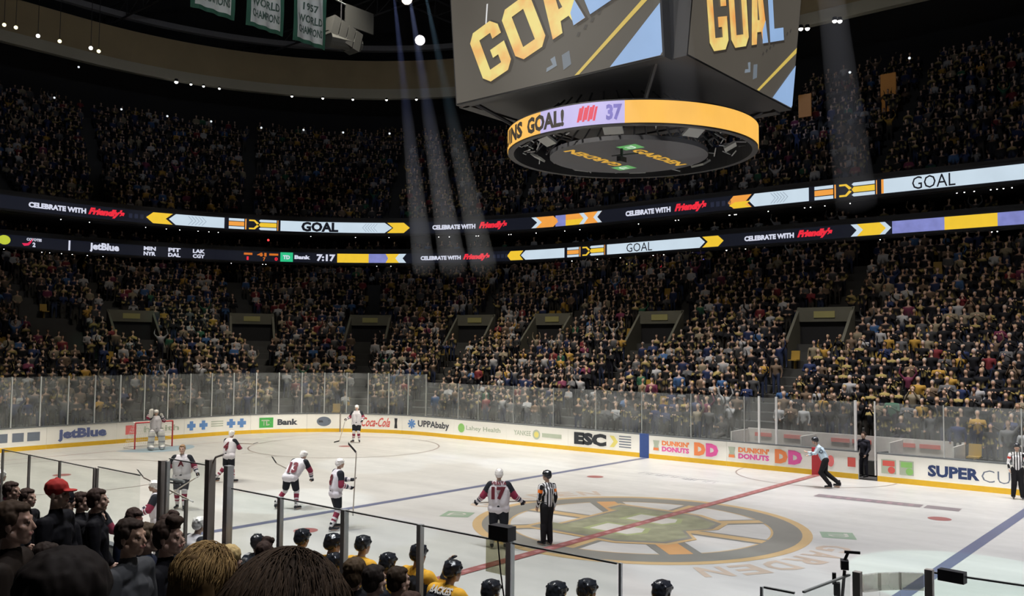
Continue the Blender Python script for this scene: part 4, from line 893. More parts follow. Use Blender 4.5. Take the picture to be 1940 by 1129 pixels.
def stick(p0, p1, blade, label, tape=True):
    """p0 butt end, p1 heel, blade = tip; world space"""
    p0, p1, b = Vector(p0), Vector(p1), Vector(blade); e = empty('hockey_stick', p1, 0, label, 'hockey stick')
    q = lambda v: v - p1
    d = (p0 - p1).normalized(); a = d.to_track_quat('Z', 'Y').to_matrix()
    MB().box(q((p0 + p1) / 2), (.022, .03, (p0 - p1).length), R=a).build('shaft', mat('stick_shaft', (.42, .38, .33), .4), e); MB().tube(q(p0), q(p0) - d * .12, .018, .018, 6).build('grip_tape', mat('grip_tape', (.6, .6, .6), .8), e)
    w = (b - p1).normalized(); n = w.cross(d).normalized(); V = []
    for k in range(5):
        t = k / 4; c = q(p1) + (b - p1) * t + n * (.03 * t * t); h = .075 - .01 * t
        for s_ in (-1, 1):
            V += [c + n * s_ * .005 + d * h * .75, c + n * s_ * .005 - d * h * .25]
    Fc = []
    for k in range(4): i = k * 4; Fc += [(i, i + 4, i + 5, i + 1), (i + 2, i + 3, i + 7, i + 6), (i, i + 2, i + 6, i + 4), (i + 1, i + 5, i + 7, i + 3)]
    Fc += [(0, 1, 3, 2), (16, 18, 19, 17)]; mesh_obj('blade', V, Fc, mat('stick_tape', (.02, .02, .02), .8), e); return e
def hd(vx, vy): return math.atan2(-vx, vy)      # heading so that +Y points along (vx,vy)
def W_(e, v): return Matrix.Translation(e.location) @ Matrix.Rotation(e.rotation_euler[2], 4, 'Z') @ Matrix.Scale(e.scale[0], 4) @ Vector(v)

# skater 17, back to the camera, arms out
f = Fig(arms={-1: ((-.36, -.02, -.24), (-.50, .12, -.40)), 1: ((.36, .0, -.24), (.52, .12, -.38))}, legs={-1: ((-.13, .03, .5), (-.15, 0, .1), (-.2, 1)), 1: ((.13, .03, .5), (.16, 0, .1), (.2, 1))})
e = skater('hockey_player', (-.92, -4.88, .004), hd(-.62, .78), f, 'skater in white number 17 jersey with arms out, back to the camera', jersey_away, num='17', nm='VRBATA', sc=1.07)
stick(W_(e, (-.62, .25, .98)), W_(e, (.86, .17, 1.06)), W_(e, (1.1, .12, 1.04)), 'stick held level across the thighs of the number 17 skater')
# referee
def striped(z, t, P, i):
    C = np.tile(np.array((.7, .7, .72)), (len(P), 1)); a = np.where(z == 30, np.arctan2(P[:, 1], P[:, 0]) * 3.2, 0); m = (z >= 30) & (np.sin(P[:, 0] * 2 * PI / .075 + 1.2) > 0)
    m = np.where(z >= 31, np.sin((P[:, 1] + P[:, 0] * .3) * 2 * PI / .07) > 0, m); C[m] = (.02, .02, .022); C[(z == 31) & (t > .28) & (t < .55)] = np.array(ARMB) if ARMB else C[(z == 31) & (t > .28) & (t < .55)]; return C
def official(name, loc, heading, F, label, sc=1.0, shirt=striped, helm=BLACKC, sk=(.5, .33, .25)):
    e = empty(name, loc, heading, label, 'person'); e.scale = (sc,) * 3; part('body', F.body(), .0115, skin_col(sk), M_SKIN, e, 1); u = F.up
    J = [cap(F.hip + u * .06, F.chest, .142, .158, 30), cap(F.chest - F.x * .06, F.chest + F.x * .06, .135, .135, 30), cap(F.sh[-1] * .75 + F.sh[1] * .25, F.sh[1] * .75 + F.sh[-1] * .25, .085, .085, 30), cap(F.neck - u * .04, F.neck + u * .02, .066, .06, 30)]
    for q in (-1, 1): J += [cap(F.sh[q], F.el[q], .07, .058, 31), cap(F.el[q], F.wr[q] * .93 + F.el[q] * .07, .056, .04, 32)]
    part('striped_shirt', J, .011, shirt, M_SHIRT, e, 2)
    Pn = [cap(F.hip - Vector((.06, 0, 0)), F.hip + Vector((.06, 0, 0)), .125, .125, 0)]
    for q in (-1, 1): kn, an, fd = F.legs[q]; Pn += [cap(F.hip + Vector((q * .08, 0, 0)), kn, .115, .09, 0), cap(kn, Vector(an) + Vector((0, 0, .02)), .09, .075, 0)]; skate(an, fd, e)
    part('trousers', Pn, .014, (.015, .015, .018), M_SHIRT, e, 3); part('helmet', helmet_prims(F.T), .009, helm, M_HELM, e, 1); return e
ARMB = (.85, .2, .03)
f = Fig(arms={-1: ((-.24, .0, -.28), (-.22, .10, -.5)), 1: ((.25, -.02, -.28), (.24, .02, -.53))}, hyaw=.5, legs={-1: ((-.08, .02, .5), (-.09, .02, .1), (-.2, 1)), 1: ((.08, .02, .5), (.09, -.02, .1), (.1, 1))})
official('referee', (-.27, -3.8, .004), hd(-.98, .25), f, 'referee in black and white stripes with orange armband beside skater 17', 1.02)
ARMB = None
# skater with upright stick
f = Fig(lean=.12, hyaw=-.15, arms={-1: ((-.25, .14, -.2), (-.06, .38, -.2)), 1: ((.27, .0, -.27), (.2, .26, -.36))}, legs={-1: ((-.1, .1, .5), (-.16, .05, .1), (-.1, 1)), 1: ((.12, .04, .5), (.2, -.16, .1), (.2, 1))})
e = skater('hockey_player', (-5.65, -6.1, .004), hd(.35, .94), f, 'skater in white holding his stick upright, left of the dark blue line', jersey_away, num='8', sc=1.04)
p = W_(e, (.16, .42, 1.0)); stick((p.x, p.y, .35), (p.x + .05, p.y + .04, 2.05), (p.x - .12, p.y - .1, 2.3), 'upright stick with black blade on top, left of the blue line')
# number 13 bent forward
f = Fig(lean=.55, side=.28, hyaw=-.4, hpitch=-.35, arms={-1: ((-.33, .02, -.18), (-.3, .32, -.28)), 1: ((.3, .1, -.25), (.26, .25, -.5))}, legs={-1: ((-.22, .06, .52), (-.42, -.1, .12), (-.2, 1)), 1: ((.14, .1, .5), (.2, .0, .1), (.3, 1))})
e = skater('hockey_player', (-8.95, -5.15, .004), hd(-.35, .94), f, 'skater in white number 13 jersey bending forward, left of centre', jersey_away, num='13', sc=1.03)
stick(W_(e, (-.2, .45, 1.0)), W_(e, (-.72, .3, 1.25)), W_(e, (-.86, .25, 1.45)), 'stick carried out to the left by the bending number 13 skater')
# bareheaded skater facing the camera
f = Fig(arms={-1: ((-.34, .0, -.24), (-.44, .1, -.42)), 1: ((.34, .0, -.24), (.46, .1, -.48))}, legs={-1: ((-.1, .05, .5), (-.1, .1, .1), (-.2, 1)), 1: ((.11, .03, .5), (.12, -.1, .1), (.2, 1))})
e = skater('hockey_player', (-11.3, -7.35, .004), hd(.75, -.66), f, 'bareheaded skater in white facing the camera behind the bench glass', jersey_away, bare=True, hair=(.26, .17, .1), pants=(.06, .06, .07), front='A', sc=1.06)  # shorts colour lightened to paint in the haze of the glass before him
stick(W_(e, (-.5, .2, .95)), W_(e, (.35, .6, .4)), W_(e, (.55, .7, .12)), 'stick trailing in front of the bareheaded skater')
# skater leaning left with stick out
f = Fig(lean=.3, side=-.18, hyaw=.3, arms={-1: ((-.3, .06, -.22), (-.2, .3, -.2)), 1: ((.3, .12, -.22), (.12, .36, -.28))}, legs={-1: ((-.16, .0, .52), (-.34, -.22, .14), (-.2, 1)), 1: ((.1, .06, .5), (.2, .04, .1), (.2, 1))})
e = skater('hockey_player', (-14.9, -3.5, .004), hd(-.2, .97), f, 'skater in white with dark shoulders skating behind the bench dividers', jersey_away, num='4', sc=1.03)
stick(W_(e, (-.25, .35, 1.3)), W_(e, (.72, .42, 1.32)), W_(e, (.98, .42, 1.4)), 'stick held out level by the skater behind the bench dividers')
# lone skater by the corner boards
f = Fig(arms={-1: ((-.32, .02, -.22), (-.3, .2, -.36)), 1: ((.34, .02, -.22), (.48, .16, -.3))}, legs={-1: ((-.1, .05, .5), (-.14, .0, .1), (-.3, 1)), 1: ((.11, .05, .5), (.16, .0, .1), (.5, .8))})
e = skater('hockey_player', (-21.85, 8.2, .004), hd(.62, -.78), f, 'lone skater in white standing before the far corner boards', jersey_away, sc=1.05)
stick(W_(e, (.5, .25, 1.1)), W_(e, (.72, .5, .1)), W_(e, (.95, .62, .05)), 'stick resting on the ice by the lone corner skater')
# goaltender
f = Fig(hip=.9, arms={-1: ((-.33, .1, -.12), (-.22, .16, .12)), 1: ((.36, .08, .05), (.26, .1, .32))}, legs={-1: ((-.17, .1, .5), (-.22, .05, .1), (-.3, 1)), 1: ((.17, .1, .5), (.22, .05, .1), (.3, 1))})
e = skater('goaltender', (-26.1, -.3, .004), hd(1, -.25), f, 'goaltender in white with arms raised in front of the goal', jersey_away, sc=1.05, pants=(.3, .29, .28), dark_glove=(.55, .53, .5))
for q in (-1, 1): part('leg_pad', [cap((q * .2, .2, .75), (q * .24, .17, .14), .15, .16, 0), cap((q * .26, .3, .12), (q * .2, .34, .1), .09, .09, 1)], .03, lambda z, t, P, i: np.where((np.abs(P[:, 2] % .24 - .12) < .02)[:, None], np.array((.3, .3, .34)), np.array((.62, .62, .6))), M_SHIRT, e, 3)
part('blocker', [cap((.25, .18, 1.72), (.27, .18, 1.5), .1, .1, 0)], .02, (.55, .53, .5), M_SHIRT, e, 2)
# linesmen
f = Fig(lean=.45, hyaw=.2, hpitch=-.2, arms={-1: ((-.2, .12, -.2), (-.08, .36, -.18)), 1: ((.24, .12, -.24), (.1, .34, -.3))}, legs={-1: ((-.08, .16, .52), (-.1, -.14, .1), (-.1, 1)), 1: ((.1, .0, .52), (.12, -.45, .14), (.2, 1))})
official('linesman', (1.45, 10.15, .004), hd(-.9, -.42), f, 'linesman in pale shirt gliding past the red marker panel', 1.03, shirt=lambda z, t, P, i: np.where((np.sin(P[:, 0] * 2 * PI / .1) > .75)[:, None], np.array((.12, .16, .2)), np.array((.5, .62, .72))))
f = Fig(arms={-1: ((-.25, .0, -.27), (-.24, .1, -.46)), 1: ((.25, .0, -.27), (.23, .08, -.48))})
ARMB = (.5, .06, .05)
official('linesman', (7.12, 12.2, .004), hd(.25, -.97), f, 'official in stripes standing at the boards by the right edge', 1.03); ARMB = None

# ------------------------------------------------------------------ goal
g = empty('hockey_goal', (-26.8, 0, 0), 0, 'red framed hockey goal with white netting at the far left', 'goal')
RP = mat('goal_red', s2l((196, 60, 66)), .4)
for s in (-1, 1): MB().tube((0, s * .93, 0), (0, s * .93, 1.22), .035, n=10).build('post', RP, g)
MB().tube((0, -.93, 1.22), (0, .93, 1.22), .035, n=10).build('crossbar', RP, g)
b = MB(); b.path([(0, -.93, .03), (-.9, -1.0, .03), (-1.05, -.5, .03), (-1.05, .5, .03), (-.9, 1.0, .03), (0, .93, .03)], .025); b.path([(0, -.93, 1.22), (-.45, -.8, 1.22), (-.5, 0, 1.22), (-.45, .8, 1.22), (0, .93, 1.22)], .02); b.build('back_frame', mat('goal_white', (.75, .73, .7), .4), g)
n_ = MB()
for k in range(19):
    y = -.9 + k * .1; n_.tube((-.48, y * .85, 1.21), (-1.04, y * 1.05, .03), .006, n=4); n_.tube((0, y, 1.22), (-.48, y * .85, 1.21), .006, n=4)
for k in range(9):
    t = k / 8; n_.tube((-.48 - .56 * t, -.77 - .18 * t, 1.21 - 1.18 * t), (-.48 - .56 * t, .77 + .18 * t, 1.21 - 1.18 * t), .006, n=4)
    for s in (-1, 1): n_.tube((0, s * .93, 1.2 - 1.17 * t), (-.48 - .5 * t, s * (.78 + .2 * t), 1.2 - 1.17 * t), .006, n=4)
n_.build('netting', mat('net_cord', (.7, .7, .68), .8), g)

# ------------------------------------------------------------------ penalty box side
pb = empty('penalty_box', (.6, 14.9, 0), 0, 'white penalty box wall with faded red lettering behind far glass', 'penalty box')
MB().box((0, 0, .75), (8.6, .08, 1.5)).build('back_wall', mat('box_wall', (.62, .58, .55), .5, var=.15), pb)
for x in (-4.3, -1.3, 2.1, 4.3): MB().box((x, -.85, .75), (.06, 1.6, 1.4)).build('side_panel', mat('box_wall', (.62, .58, .55), .5), pb)
PT = mat('print_faded_red', s2l((214, 120, 112)), .6)
for x in (-3.6, -2.3, -.3, .55, 2.2, 3.1): MB().box((x, -.06, 1.25), (.75, .02, .16)).build('printed_patch', PT, pb)
dr = MB().box((0, 0, .54), (.7, .06, 1.04)).build('rink_gate', mat('gate_dark', (.05, .05, .055), .5)); dr.location = (2.35, 13.6, 0); dr.rotation_euler = (0, 0, 1.3); tag(dr, 'dark rink gate swung open beside the man in the dark suit', 'gate')

# ------------------------------------------------------------------ near side: benches, glass, stand
M_STEPN = mat('near_step', (.05, .05, .05), .9)
def rowz(k): return .80 + .306 * k
mb = MB()
for k in range(9): mb.box((4, -15.22 - .85 * k - .425, rowz(k) / 2), (52, .85, rowz(k)))
tag(mb.build('floor_near_stand', M_STEPN), kind='structure')
tag(MB().box((4, -14.2, .15), (34, 1.6, .3)).build('floor_bench', M_STEPN), kind='structure')
bb = empty('bench_back_wall', (4, -15.06, 0), 0, 'dark low wall behind the players bench', 'wall panel'); MB().box((0, 0, .55), (32, .1, 1.1)).build('panel', mat('bench_wall', (.12, .12, .12), .6), bb); MB().box((0, 0, 1.13), (32, .14, .06)).build('cap_rail', M_CAP, bb)
bn = empty('players_bench', (4.5, -14.78, .3), 0, 'long grey bench behind the gold jersey players', 'bench'); MB().box((0, 0, .45), (12, .3, .05)).build('seat_board', mat('bench_wood', (.3, .3, .3), .5), bn)
for k in range(7): MB().box((-5.7 + k * 1.9, 0, .21), (.06, .26, .42)).build('leg', M_POSTDK, bn)
GTOP = 3.08
def npost(x, y, z0, z1, label, w=.05, m=None): o = MB().box((0, 0, (z1 - z0) / 2), (w, w, z1 - z0)).build('stanchion', m or M_POST); o.location = (x, y, z0); return tag(o, label, 'glass post')
def npane(p, q, z0, z1a, z1b, label, group=None, edge=True):
    p = Vector(p); q = Vector(q); d = (q - p).normalized(); n = Vector((-d.y, d.x)) * .006
    e = empty('glass_pane', (p.x, p.y, z0), 0, label, 'glass pane', group); P = [(p - n, z0), (q - n, z0), (q + n, z0), (p + n, z0), (p - n, z1a), (q - n, z1b), (q + n, z1b), (p + n, z1a)]
    V = [(a.x - p.x, a.y - p.y, z - z0) for a, z in P]; mesh_obj('glass_sheet', V, [(0, 3, 2, 1), (4, 5, 6, 7), (0, 1, 5, 4), (1, 2, 6, 5), (2, 3, 7, 6), (3, 0, 4, 7)], M_GLASS_NEAR, e)
    if edge:
        w = q - p; MB().box((w.x / 2, w.y / 2, (z1a + z1b) / 2 - z0), (w.length, .02, .014), rz=math.atan2(d.y, d.x)).build('top_edge', mat('glass_edge', (.16, .17, .16), .4), e)
    return e
XS = [4.39, 5.58, 6.78, 7.98, 9.2]
npane((3.35, -15.0), (4.36, -15.0), 1.16, GTOP, GTOP, 'clear bench glass pane left of the helmeted player turning round')
for k, (a, b) in enumerate(zip(XS[:-1], XS[1:])): npane((a + .035, -15.0), (b - .035, -15.0), 1.16, GTOP, GTOP, 'clear bench glass pane behind gold jerseys, %s' % ('leftmost', 'second from left', 'third from left', 'rightmost, with rounded top corner')[k])
for x, w, lb in ((4.39, .055, 'silver post by the helmeted player turning round'), (5.58, .065, 'silver post between two gold jersey players'), (6.78, .055, 'silver post in front of a black helmet'), (7.98, .06, 'silver post carrying the black box'), (9.2, .025, 'thin rounded glass edge post right of the bench row')): npost(x, -15.0, 1.16, GTOP + .01, lb, w)
LX = [-4.0, -2.85, -1.65, -.42]
for k, (a, b) in enumerate(zip(LX[:-1], LX[1:])): npane((a + .03, -15.0), (b - .03, -15.0), 1.16, 2.98, 2.98, 'clear glass pane of the left bench, %s' % ('leftmost', 'middle', 'right')[k])
for k, x in enumerate(LX + [-.33]): npost(x, -15.0, 1.16, 2.99, 'dark slim post of the left bench glass, %s' % ('leftmost', 'second', 'third', 'fourth', 'fifth')[k] , .035, M_POSTDK)
npane((-.3, -15.0), (1.0, -15.0), 1.16, 3.0, 3.03, 'wide clear pane in front of the red cap fan')
for x, y, z, w, m, lb in ((1.62, -15.0, 3.28, .09, M_POSTDK, 'thick dark post, left of the divider pair'), (1.76, -15.0, 3.28, .05, M_POST, 'thin silver post beside the thick left divider post'), (1.92, -14.8, 2.75, .04, M_POSTDK, 'short dark post between the benches'),
                       (2.84, -15.0, 3.40, .10, M_POSTDK, 'thick dark post, left of the right divider group'), (3.02, -14.85, 3.2, .035, M_POST, 'thin silver post in the right divider group'), (3.27, -15.0, 3.36, .09, M_POST, 'thick grey post, right of the divider group')): npost(x, y, 1.16, z, lb, w, m)
npane((1.8, -15.0), (2.78, -15.0), 1.16, 3.28, 3.36, 'clear pane between the thick divider posts')
tb = MB().path([(2.9, -15, 3.36), (2.96, -15, 3.44), (3.14, -15, 3.49)], .014).build('bent_tube', M_POSTDK); tag(tb, 'bent dark tube rising from the divider posts', 'tube')
fr = MB().path([(.9, -14.6, 1.3), (.9, -14.6, 2.93), (1.5, -14.6, 2.93)], .02).path([(1.0, -14.6, 1.3), (1.0, -14.6, 2.88), (1.4, -14.6, 2.88)], .012).build('bench_frame', M_POST); tag(fr, 'thin metal frame beside the player leaning behind the posts', 'frame')
# rail boxes
cb = empty('monitor_box', (7.9, -15.0, 3.1), 0, 'small black box fixed on top of the bench glass post', 'camera box'); MB().box((-.02, 0, .06), (.24, .12, .13)).build('case', M_BLACK, cb); MB().path([(-.05, -.03, 0), (.0, -.04, -.3), (.08, -.03, -.75), (.1, -.03, -1.0)], .007).build('cable', M_BLACK, cb)
pg = MB().box((0, 0, 0), (.24, .012, .3)).build('paper_sheet', glass_mat('grey_film', (.72, .71, .6), .12)); pg.location = (7.83, -15.03, 2.93); tag(pg, 'greyish sheet taped to the bench glass below the black box', 'paper')
# right hand bench end
npane((10.42, -14.87), (10.66, -14.87), 1.1, GTOP, GTOP, 'narrow clear pane at the right end of the bench'); npost(10.4, -14.87, 1.1, GTOP, 'thin post at the left edge of the narrow end pane', .02); 
npane((10.7, -14.8), (10.78, -14.05), 1.1, GTOP, GTOP, 'clear pane turned towards the ice at the bench end')
for x, y, lb in ((10.82, -13.98, 'dark post left of the curved glass'), (11.24, -13.5, 'dark post right of the curved glass')): npost(x, y, 1.07, GTOP + .02, lb, .06, M_POSTDK)
cv = MB(); prof = [(10.85, -13.93), (10.93, -13.78), (11.05, -13.64), (11.2, -13.54)]
e = empty('curved_glass', (10.85, -13.93, 1.07), 0, 'curved clear glass corner between two dark posts', 'glass pane')
for (x0, y0), (x1, y1) in zip(prof[:-1], prof[1:]): cv.box(((x0 + x1) / 2 - 10.85, (y0 + y1) / 2 + 13.93, .95), (math.hypot(x1 - x0, y1 - y0), .012, 1.9), rz=math.atan2(y1 - y0, x1 - x0))
cv.build('glass_sheet', M_GLASS_NEAR, e)
te = MB()
for (x0, y0), (x1, y1) in zip(prof[:-1], prof[1:]): te.box(((x0 + x1) / 2 - 10.85, (y0 + y1) / 2 + 13.93, 1.93), (math.hypot(x1 - x0, y1 - y0) + .01, .03, .14), rz=math.atan2(y1 - y0, x1 - x0))
te.build('top_band', glass_mat('frosted_band', (.8, .78, .74), .3), e)
npane((11.28, -13.5), (12.5, -13.42), 1.07, GTOP, GTOP, 'long clear pane at the lower right corner')
mbx = MB().box((0, 0, 0), (.2, .08, .09), rz=-.1).build('microphone_box', M_BLACK); mbx.location = (11.42, -13.52, 3.08); tag(mbx, 'black oblong box on top of the lower right glass', 'box')
rc = empty('rail_camera', (10.76, -14.1, 3.02), .4, 'small black remote camera clamped on the bench end glass', 'camera'); MB().tube((-.04, 0, -.32), (0, 0, .1), .013).build('stem', M_BLACK, rc); MB().box((.0, 0, .15), (.06, .1, .07)).tube((0, .05, .15), (0, .1, .15), .022).build('camera_head', M_BLACK, rc)
MB().tube((.0, 0, .18), (.03, 0, .25), .012).box((.06, 0, .25), (.12, .02, .02)).build('aerial', M_BLACK, rc); MB().box((-.06, 0, -.05), (.05, .06, .1)).box((-.08, 0, .03), (.03, .03, .09)).build('clamp', M_BLACK, rc)

# ------------------------------------------------------------------ bench players in gold
def bench_player(x, y, z, look, lean, label, num=None, nm=None, side=0.0, jersey=jersey_home, sc=1.0, arms=None, helm=BLACKC):
    F = Fig(lean=lean, side=side, hyaw=look, hpitch=-.1, arms=arms or {-1: ((-.26, .16, -.22), (-.18, .38, -.3)), 1: ((.26, .16, -.22), (.18, .38, -.3))})
    top = F.hd.z * sc; fl = z - top; yy = y - F.hd.y * sc; fl = max(.38, fl) if fl < .38 else fl
    return skater('hockey_player', (x - F.hd.x * sc, yy, fl), 0, F, label, jersey, helm=helm, num=num, nm=nm, sc=sc, ncol='grey', socks=sock_col((.6, .35, .04), BLACKC))
BP = [(3.43, -13.95, 2.3, .1, .1, 'bench player in gold and black jersey, leftmost of the standing row', 0, None), (4.46, -14.25, 2.43, -.3, .12, 'bench player in gold jersey left of the second silver post', .06, None), (4.06, -13.42, 2.22, -.2, .1, 'bench player in gold, farther of two helmets in line', 0, None),
      (4.75, -14.45, 2.27, 0, .15, 'bench player in black helmet, nearer of two helmets in line', 0, None), (5.22, -14.02, 2.27, .1, .3, 'low crouching bench player between two gold shoulders', 0, None), (5.32, -13.6, 2.32, -.1, .05, 'bench player in gold standing behind the third silver post', 0, 'SMITH'),
      (6.15, -13.85, 2.3, -.35, .25, 'bench player in gold with name lettering, raising a black glove', .1, 'BACKES'), (7.05, -14.2, 2.3, 0, .1, 'helmet low beside the post with black box', 0, None), (8.0, -14.3, 2.465, 0, .1, 'black helmet at bottom centre, left one of the close pair', 0, None),
      (7.82, -13.52, 2.31, -.3, .1, 'black helmet at bottom centre, right one of the close pair', 0, None), (8.66, -13.4, 2.42, 0, .1, 'top of a black helmet farthest right at the bottom', 0, None)]
for x, y, z, look, lean, lb, sd, nm in BP:
    if nm == 'SMITH': nm = None
    ar = {-1: ((-.3, .2, -.1), (-.26, .3, .22)), 1: ((.26, .16, -.22), (.18, .38, -.3))} if nm else None
    bench_player(x, y, z, look, lean, lb, nm=nm, side=sd, arms=ar)
F = Fig(lean=.1, side=-.35, hyaw=.5, arms={-1: ((-.42, .12, -.2), (-.6, .25, -.42)), 1: ((.24, .1, -.26), (.1, .3, -.4))})
skater('hockey_player', (2.35, -13.75, .38), .35, F, 'helmeted bench player turning round with striped sleeve stretched left', lambda z, t, P, i: np.where(((z == 31) | (z == 32))[:, None], np.where((np.sin(P[:, 1] * 60 + P[:, 2] * 30) > 0)[:, None], np.array((.45, .45, .48)), np.array((.02, .025, .04))), np.array((.05, .055, .07))), helm=BLACKC, sc=1.0)
# visitors at the left
for loc, look, lb, lean in (((-5.9, -11.0, .004), 2.6, 'skater in white leaning behind the left divider posts', .1), ((-7.3, -13.9, .38), 0, 'white helmet behind glass at the far left edge', .1), ((.42, -13.85, .38), 0, 'visiting player with white helmet seated low between divider posts', .2), ((-2.8, -13.9, .38), 0, 'pale helmeted player seen faintly past the bearded fan', .2)):
    F = Fig(lean=lean, hyaw=0, arms={-1: ((-.3, .12, -.24), (-.2, .34, -.36)), 1: ((.3, .12, -.24), (.2, .34, -.36))}); skater('hockey_player', loc, look, F, lb, jersey_away, sc=1.0 if loc[0] > -5 and loc[0] > .4 else (.93 if loc[0] == .42 else 1.0), pants=(.07, .07, .08))  # greyer shorts carry the veil of the bench glass in their colour
stick((-4.9, -10.7, 1.4), (-6.3, -11.15, 1.85), (-6.55, -11.2, 2.02), 'stick raised across by the skater behind the left divider posts')
# man in suit at the open gate
def civilian(name, loc, heading, label, coat, sk=(.5, .33, .25), hair=(.04, .025, .02), style='short', arms=None, hyaw=0, hpitch=0, lean=0, headgear=None, vox=.011, fine=.007, sc=1.0, trousers=(.03, .03, .04), collar=None, side=0, hz=.86):
    F = Fig(lean=lean, side=side, hip=.88, hyaw=hyaw, hpitch=hpitch, arms=arms or {-1: ((-.25, .02, -.27), (-.2, .16, -.49)), 1: ((.25, .02, -.27), (.2, .16, -.49))}, legs={k: ((k * .1, .03, .47), (k * .11, 0, .06), (0, 1)) for k in (-1, 1)})
    e = empty(name, loc, heading, label, 'person'); e.scale = (sc,) * 3; part('body', F.body(), fine, skin_col(sk), M_SKIN, e, 1); u = F.up
    J = [cap(F.hip - u * .03 - F.x * .05, F.hip - u * .03 + F.x * .05, .14, .14, 30), cap(F.hip + u * .05, F.chest, .15, .165, 30), cap(F.chest - F.x * .07, F.chest + F.x * .07, .14, .14, 30), cap(F.sh[-1] * .8 + F.sh[1] * .2, F.sh[1] * .8 + F.sh[-1] * .2, .09, .09, 30), cap(F.neck - u * .05, F.neck + u * .015, .075, .068, 33)]
    for q in (-1, 1): J += [cap(F.sh[q], F.el[q], .08, .066, 31), cap(F.el[q], F.wr[q] * .93 + F.el[q] * .07, .062, .045, 32)]
    cc = np.array(coat); co = np.array(collar if collar is not None else coat)
    part('jacket', J, vox, lambda z, t, P, i: np.where((z == 33)[:, None], co, cc), M_SHIRT, e, 2, noisy=(.008, 9, 1))
    T = [cap(F.hip - Vector((.06, 0, 0)), F.hip + Vector((.06, 0, 0)), .12, .12, 0)]
    for q in (-1, 1): kn, an, fd = F.legs[q]; T.append(cap(F.hip + Vector((q * .08, 0, 0)), kn, .1, .075, 0)); T.append(cap(kn, an, .075, .06, 0)); part('shoe', [cap((an[0], an[1] - .04, .05), (an[0], an[1] + .17, .04), .05, .042, 0)], .014, (.02, .02, .02), M_VC, e, 1)
    part('trousers', T, .016, trousers, M_SHIRT, e, 2)
    if headgear: headgear(F, e)
    if style: part('hair', hair_prims(F.T, style), .007, hair, M_VC, e, 1, noisy=(.005, 55, .35))
    return e, F
civilian('person', (1.6, 13.75, .02), hd(-.3, -.95), 'man in dark suit standing in the open rink gate', (.02, .02, .028), fine=.011, vox=.014)

# ------------------------------------------------------------------ foreground fans
def fan(x, y, z, vx, vy, label, coat, **k):
    row = min(8, max(0, int((-15.22 - y) / .85))); fl = rowz(row); base = Fig(hip=.88, lean=k.get('lean', 0), side=k.get('side', 0)).hd.z; sc = min(1.12, max(.86, (z - fl) / base))
    h = hd(vx, vy); off = rotz(Vector((0, Fig(hip=.88, lean=k.get('lean', 0)).hd.y * sc, 0)), h)
    return civilian('person', (x - off.x, y - off.y, max(fl + .001, z - base * sc) if z - base * sc < fl + .3 else fl + .001), h, label, coat, sc=sc, **k)
DK = (.006, .006, .008); NV = (.008, .011, .024); BR = (.016, .011, .008)
def redcap(F, e): 
    T = F.T; f = lambda *p: tuple(T @ Vector(p)); R = np.array(T.to_3x3()); part('knit_cap', [ell(f(0, -.02, .055), (.095, .115, .095), 0, R), ell(f(0, .11, .035), (.07, .07, .014), 0, R), ell(f(0, -.02, .15), (.012, .012, .01), 0)], .009, (.36, .035, .03), M_VC, e, 1)
def blackcap(F, e):
    T = F.T; f = lambda *p: tuple(T @ Vector(p)); R = np.array(T.to_3x3()); part('knit_cap', [ell(f(0, -.02, .05), (.094, .112, .1), 0, R), ell(f(0, -.02, .005), (.096, .11, .035), 0, R)], .009, (.012, .012, .016), M_VC, e, 1)
RX, RY = .76, .64     # towards the right of the picture
fan(-.69, -15.85, 2.91, RX, RY, 'dark haired fan in profile, farthest left of the back row', DK)
fan(-.1, -16.3, 2.82, RX, RY, 'dark haired man in profile just left of the red cap', DK, sk=(.42, .27, .2))
fan(.68, -16.9, 2.92, .2, .9, 'fan cut by the left edge of the picture, face lit', BR, sk=(.4, .26, .2))
fan(2.5, -16.3, 3.0, .5, .85, 'fan with dark hair half hidden behind the red cap', DK)
fan(3.67, -17.27, 3.32, .75, .6, 'fan in red knit cap and dark jacket', DK, style=None, headgear=redcap, sk=(.45, .3, .22))
fan(2.64, -16.75, 3.05, -.1, 1, 'fan in black knit cap seen from behind', DK, style=None, headgear=blackcap)
fan(.3, -15.5, 2.62, .6, .7, 'short haired fan with hands raised to his head', DK, arms={-1: ((-.3, .2, -.02), (-.1, .22, .2)), 1: ((.3, .2, -.02), (.1, .22, .2))}, sk=(.5, .33, .25))
fan(.8, -15.5, 2.46, .7, .7, 'small dark head right of the man with raised hands', NV)
fan(2.04, -15.6, 2.61, RX, RY - .3, 'ruddy faced fan looking down beside the left bench pane', NV, hpitch=-.3, sk=(.42, .2, .15))
fan(7.41, -19.12, 3.78, .6, .8, 'large brown haired man at the left edge, head turned right', BR, sk=(.42, .26, .19), hair=(.05, .032, .02), fine=.006)
fan(6.3, -18.45, 3.27, .45, .9, 'dark haired fan low in front of the big man at left', DK, hair=(.025, .017, .013))
fan(6.89, -18.1, 3.46, .86, .5, 'short haired man in grey shirt in clear right profile', (.05, .052, .055), sk=(.46, .29, .2), hair=(.03, .02, .015), fine=.006, collar=(.12, .12, .12))
fan(5.58, -17.28, 3.14, .6, .8, 'brown haired fan in navy with pale collar', NV, hair=(.07, .05, .03), collar=(.12, .16, .26))
fan(6.53, -17.6, 3.33, .8, .6, 'man with swept up dark hair in right profile', DK, style='quiff', sk=(.5, .32, .24), hair=(.035, .022, .016), fine=.006)
fan(3.48, -15.9, 2.76, .3, .95, 'upswept dark hair poking up between two heads', DK, style='quiff')
fan(2.81, -15.42, 2.4, .1, 1, 'dark round head in front of the right divider posts', DK)
fan(4.83, -15.5, 2.58, -.4, .9, 'dark pointed head just before the turning player', DK, style='quiff')
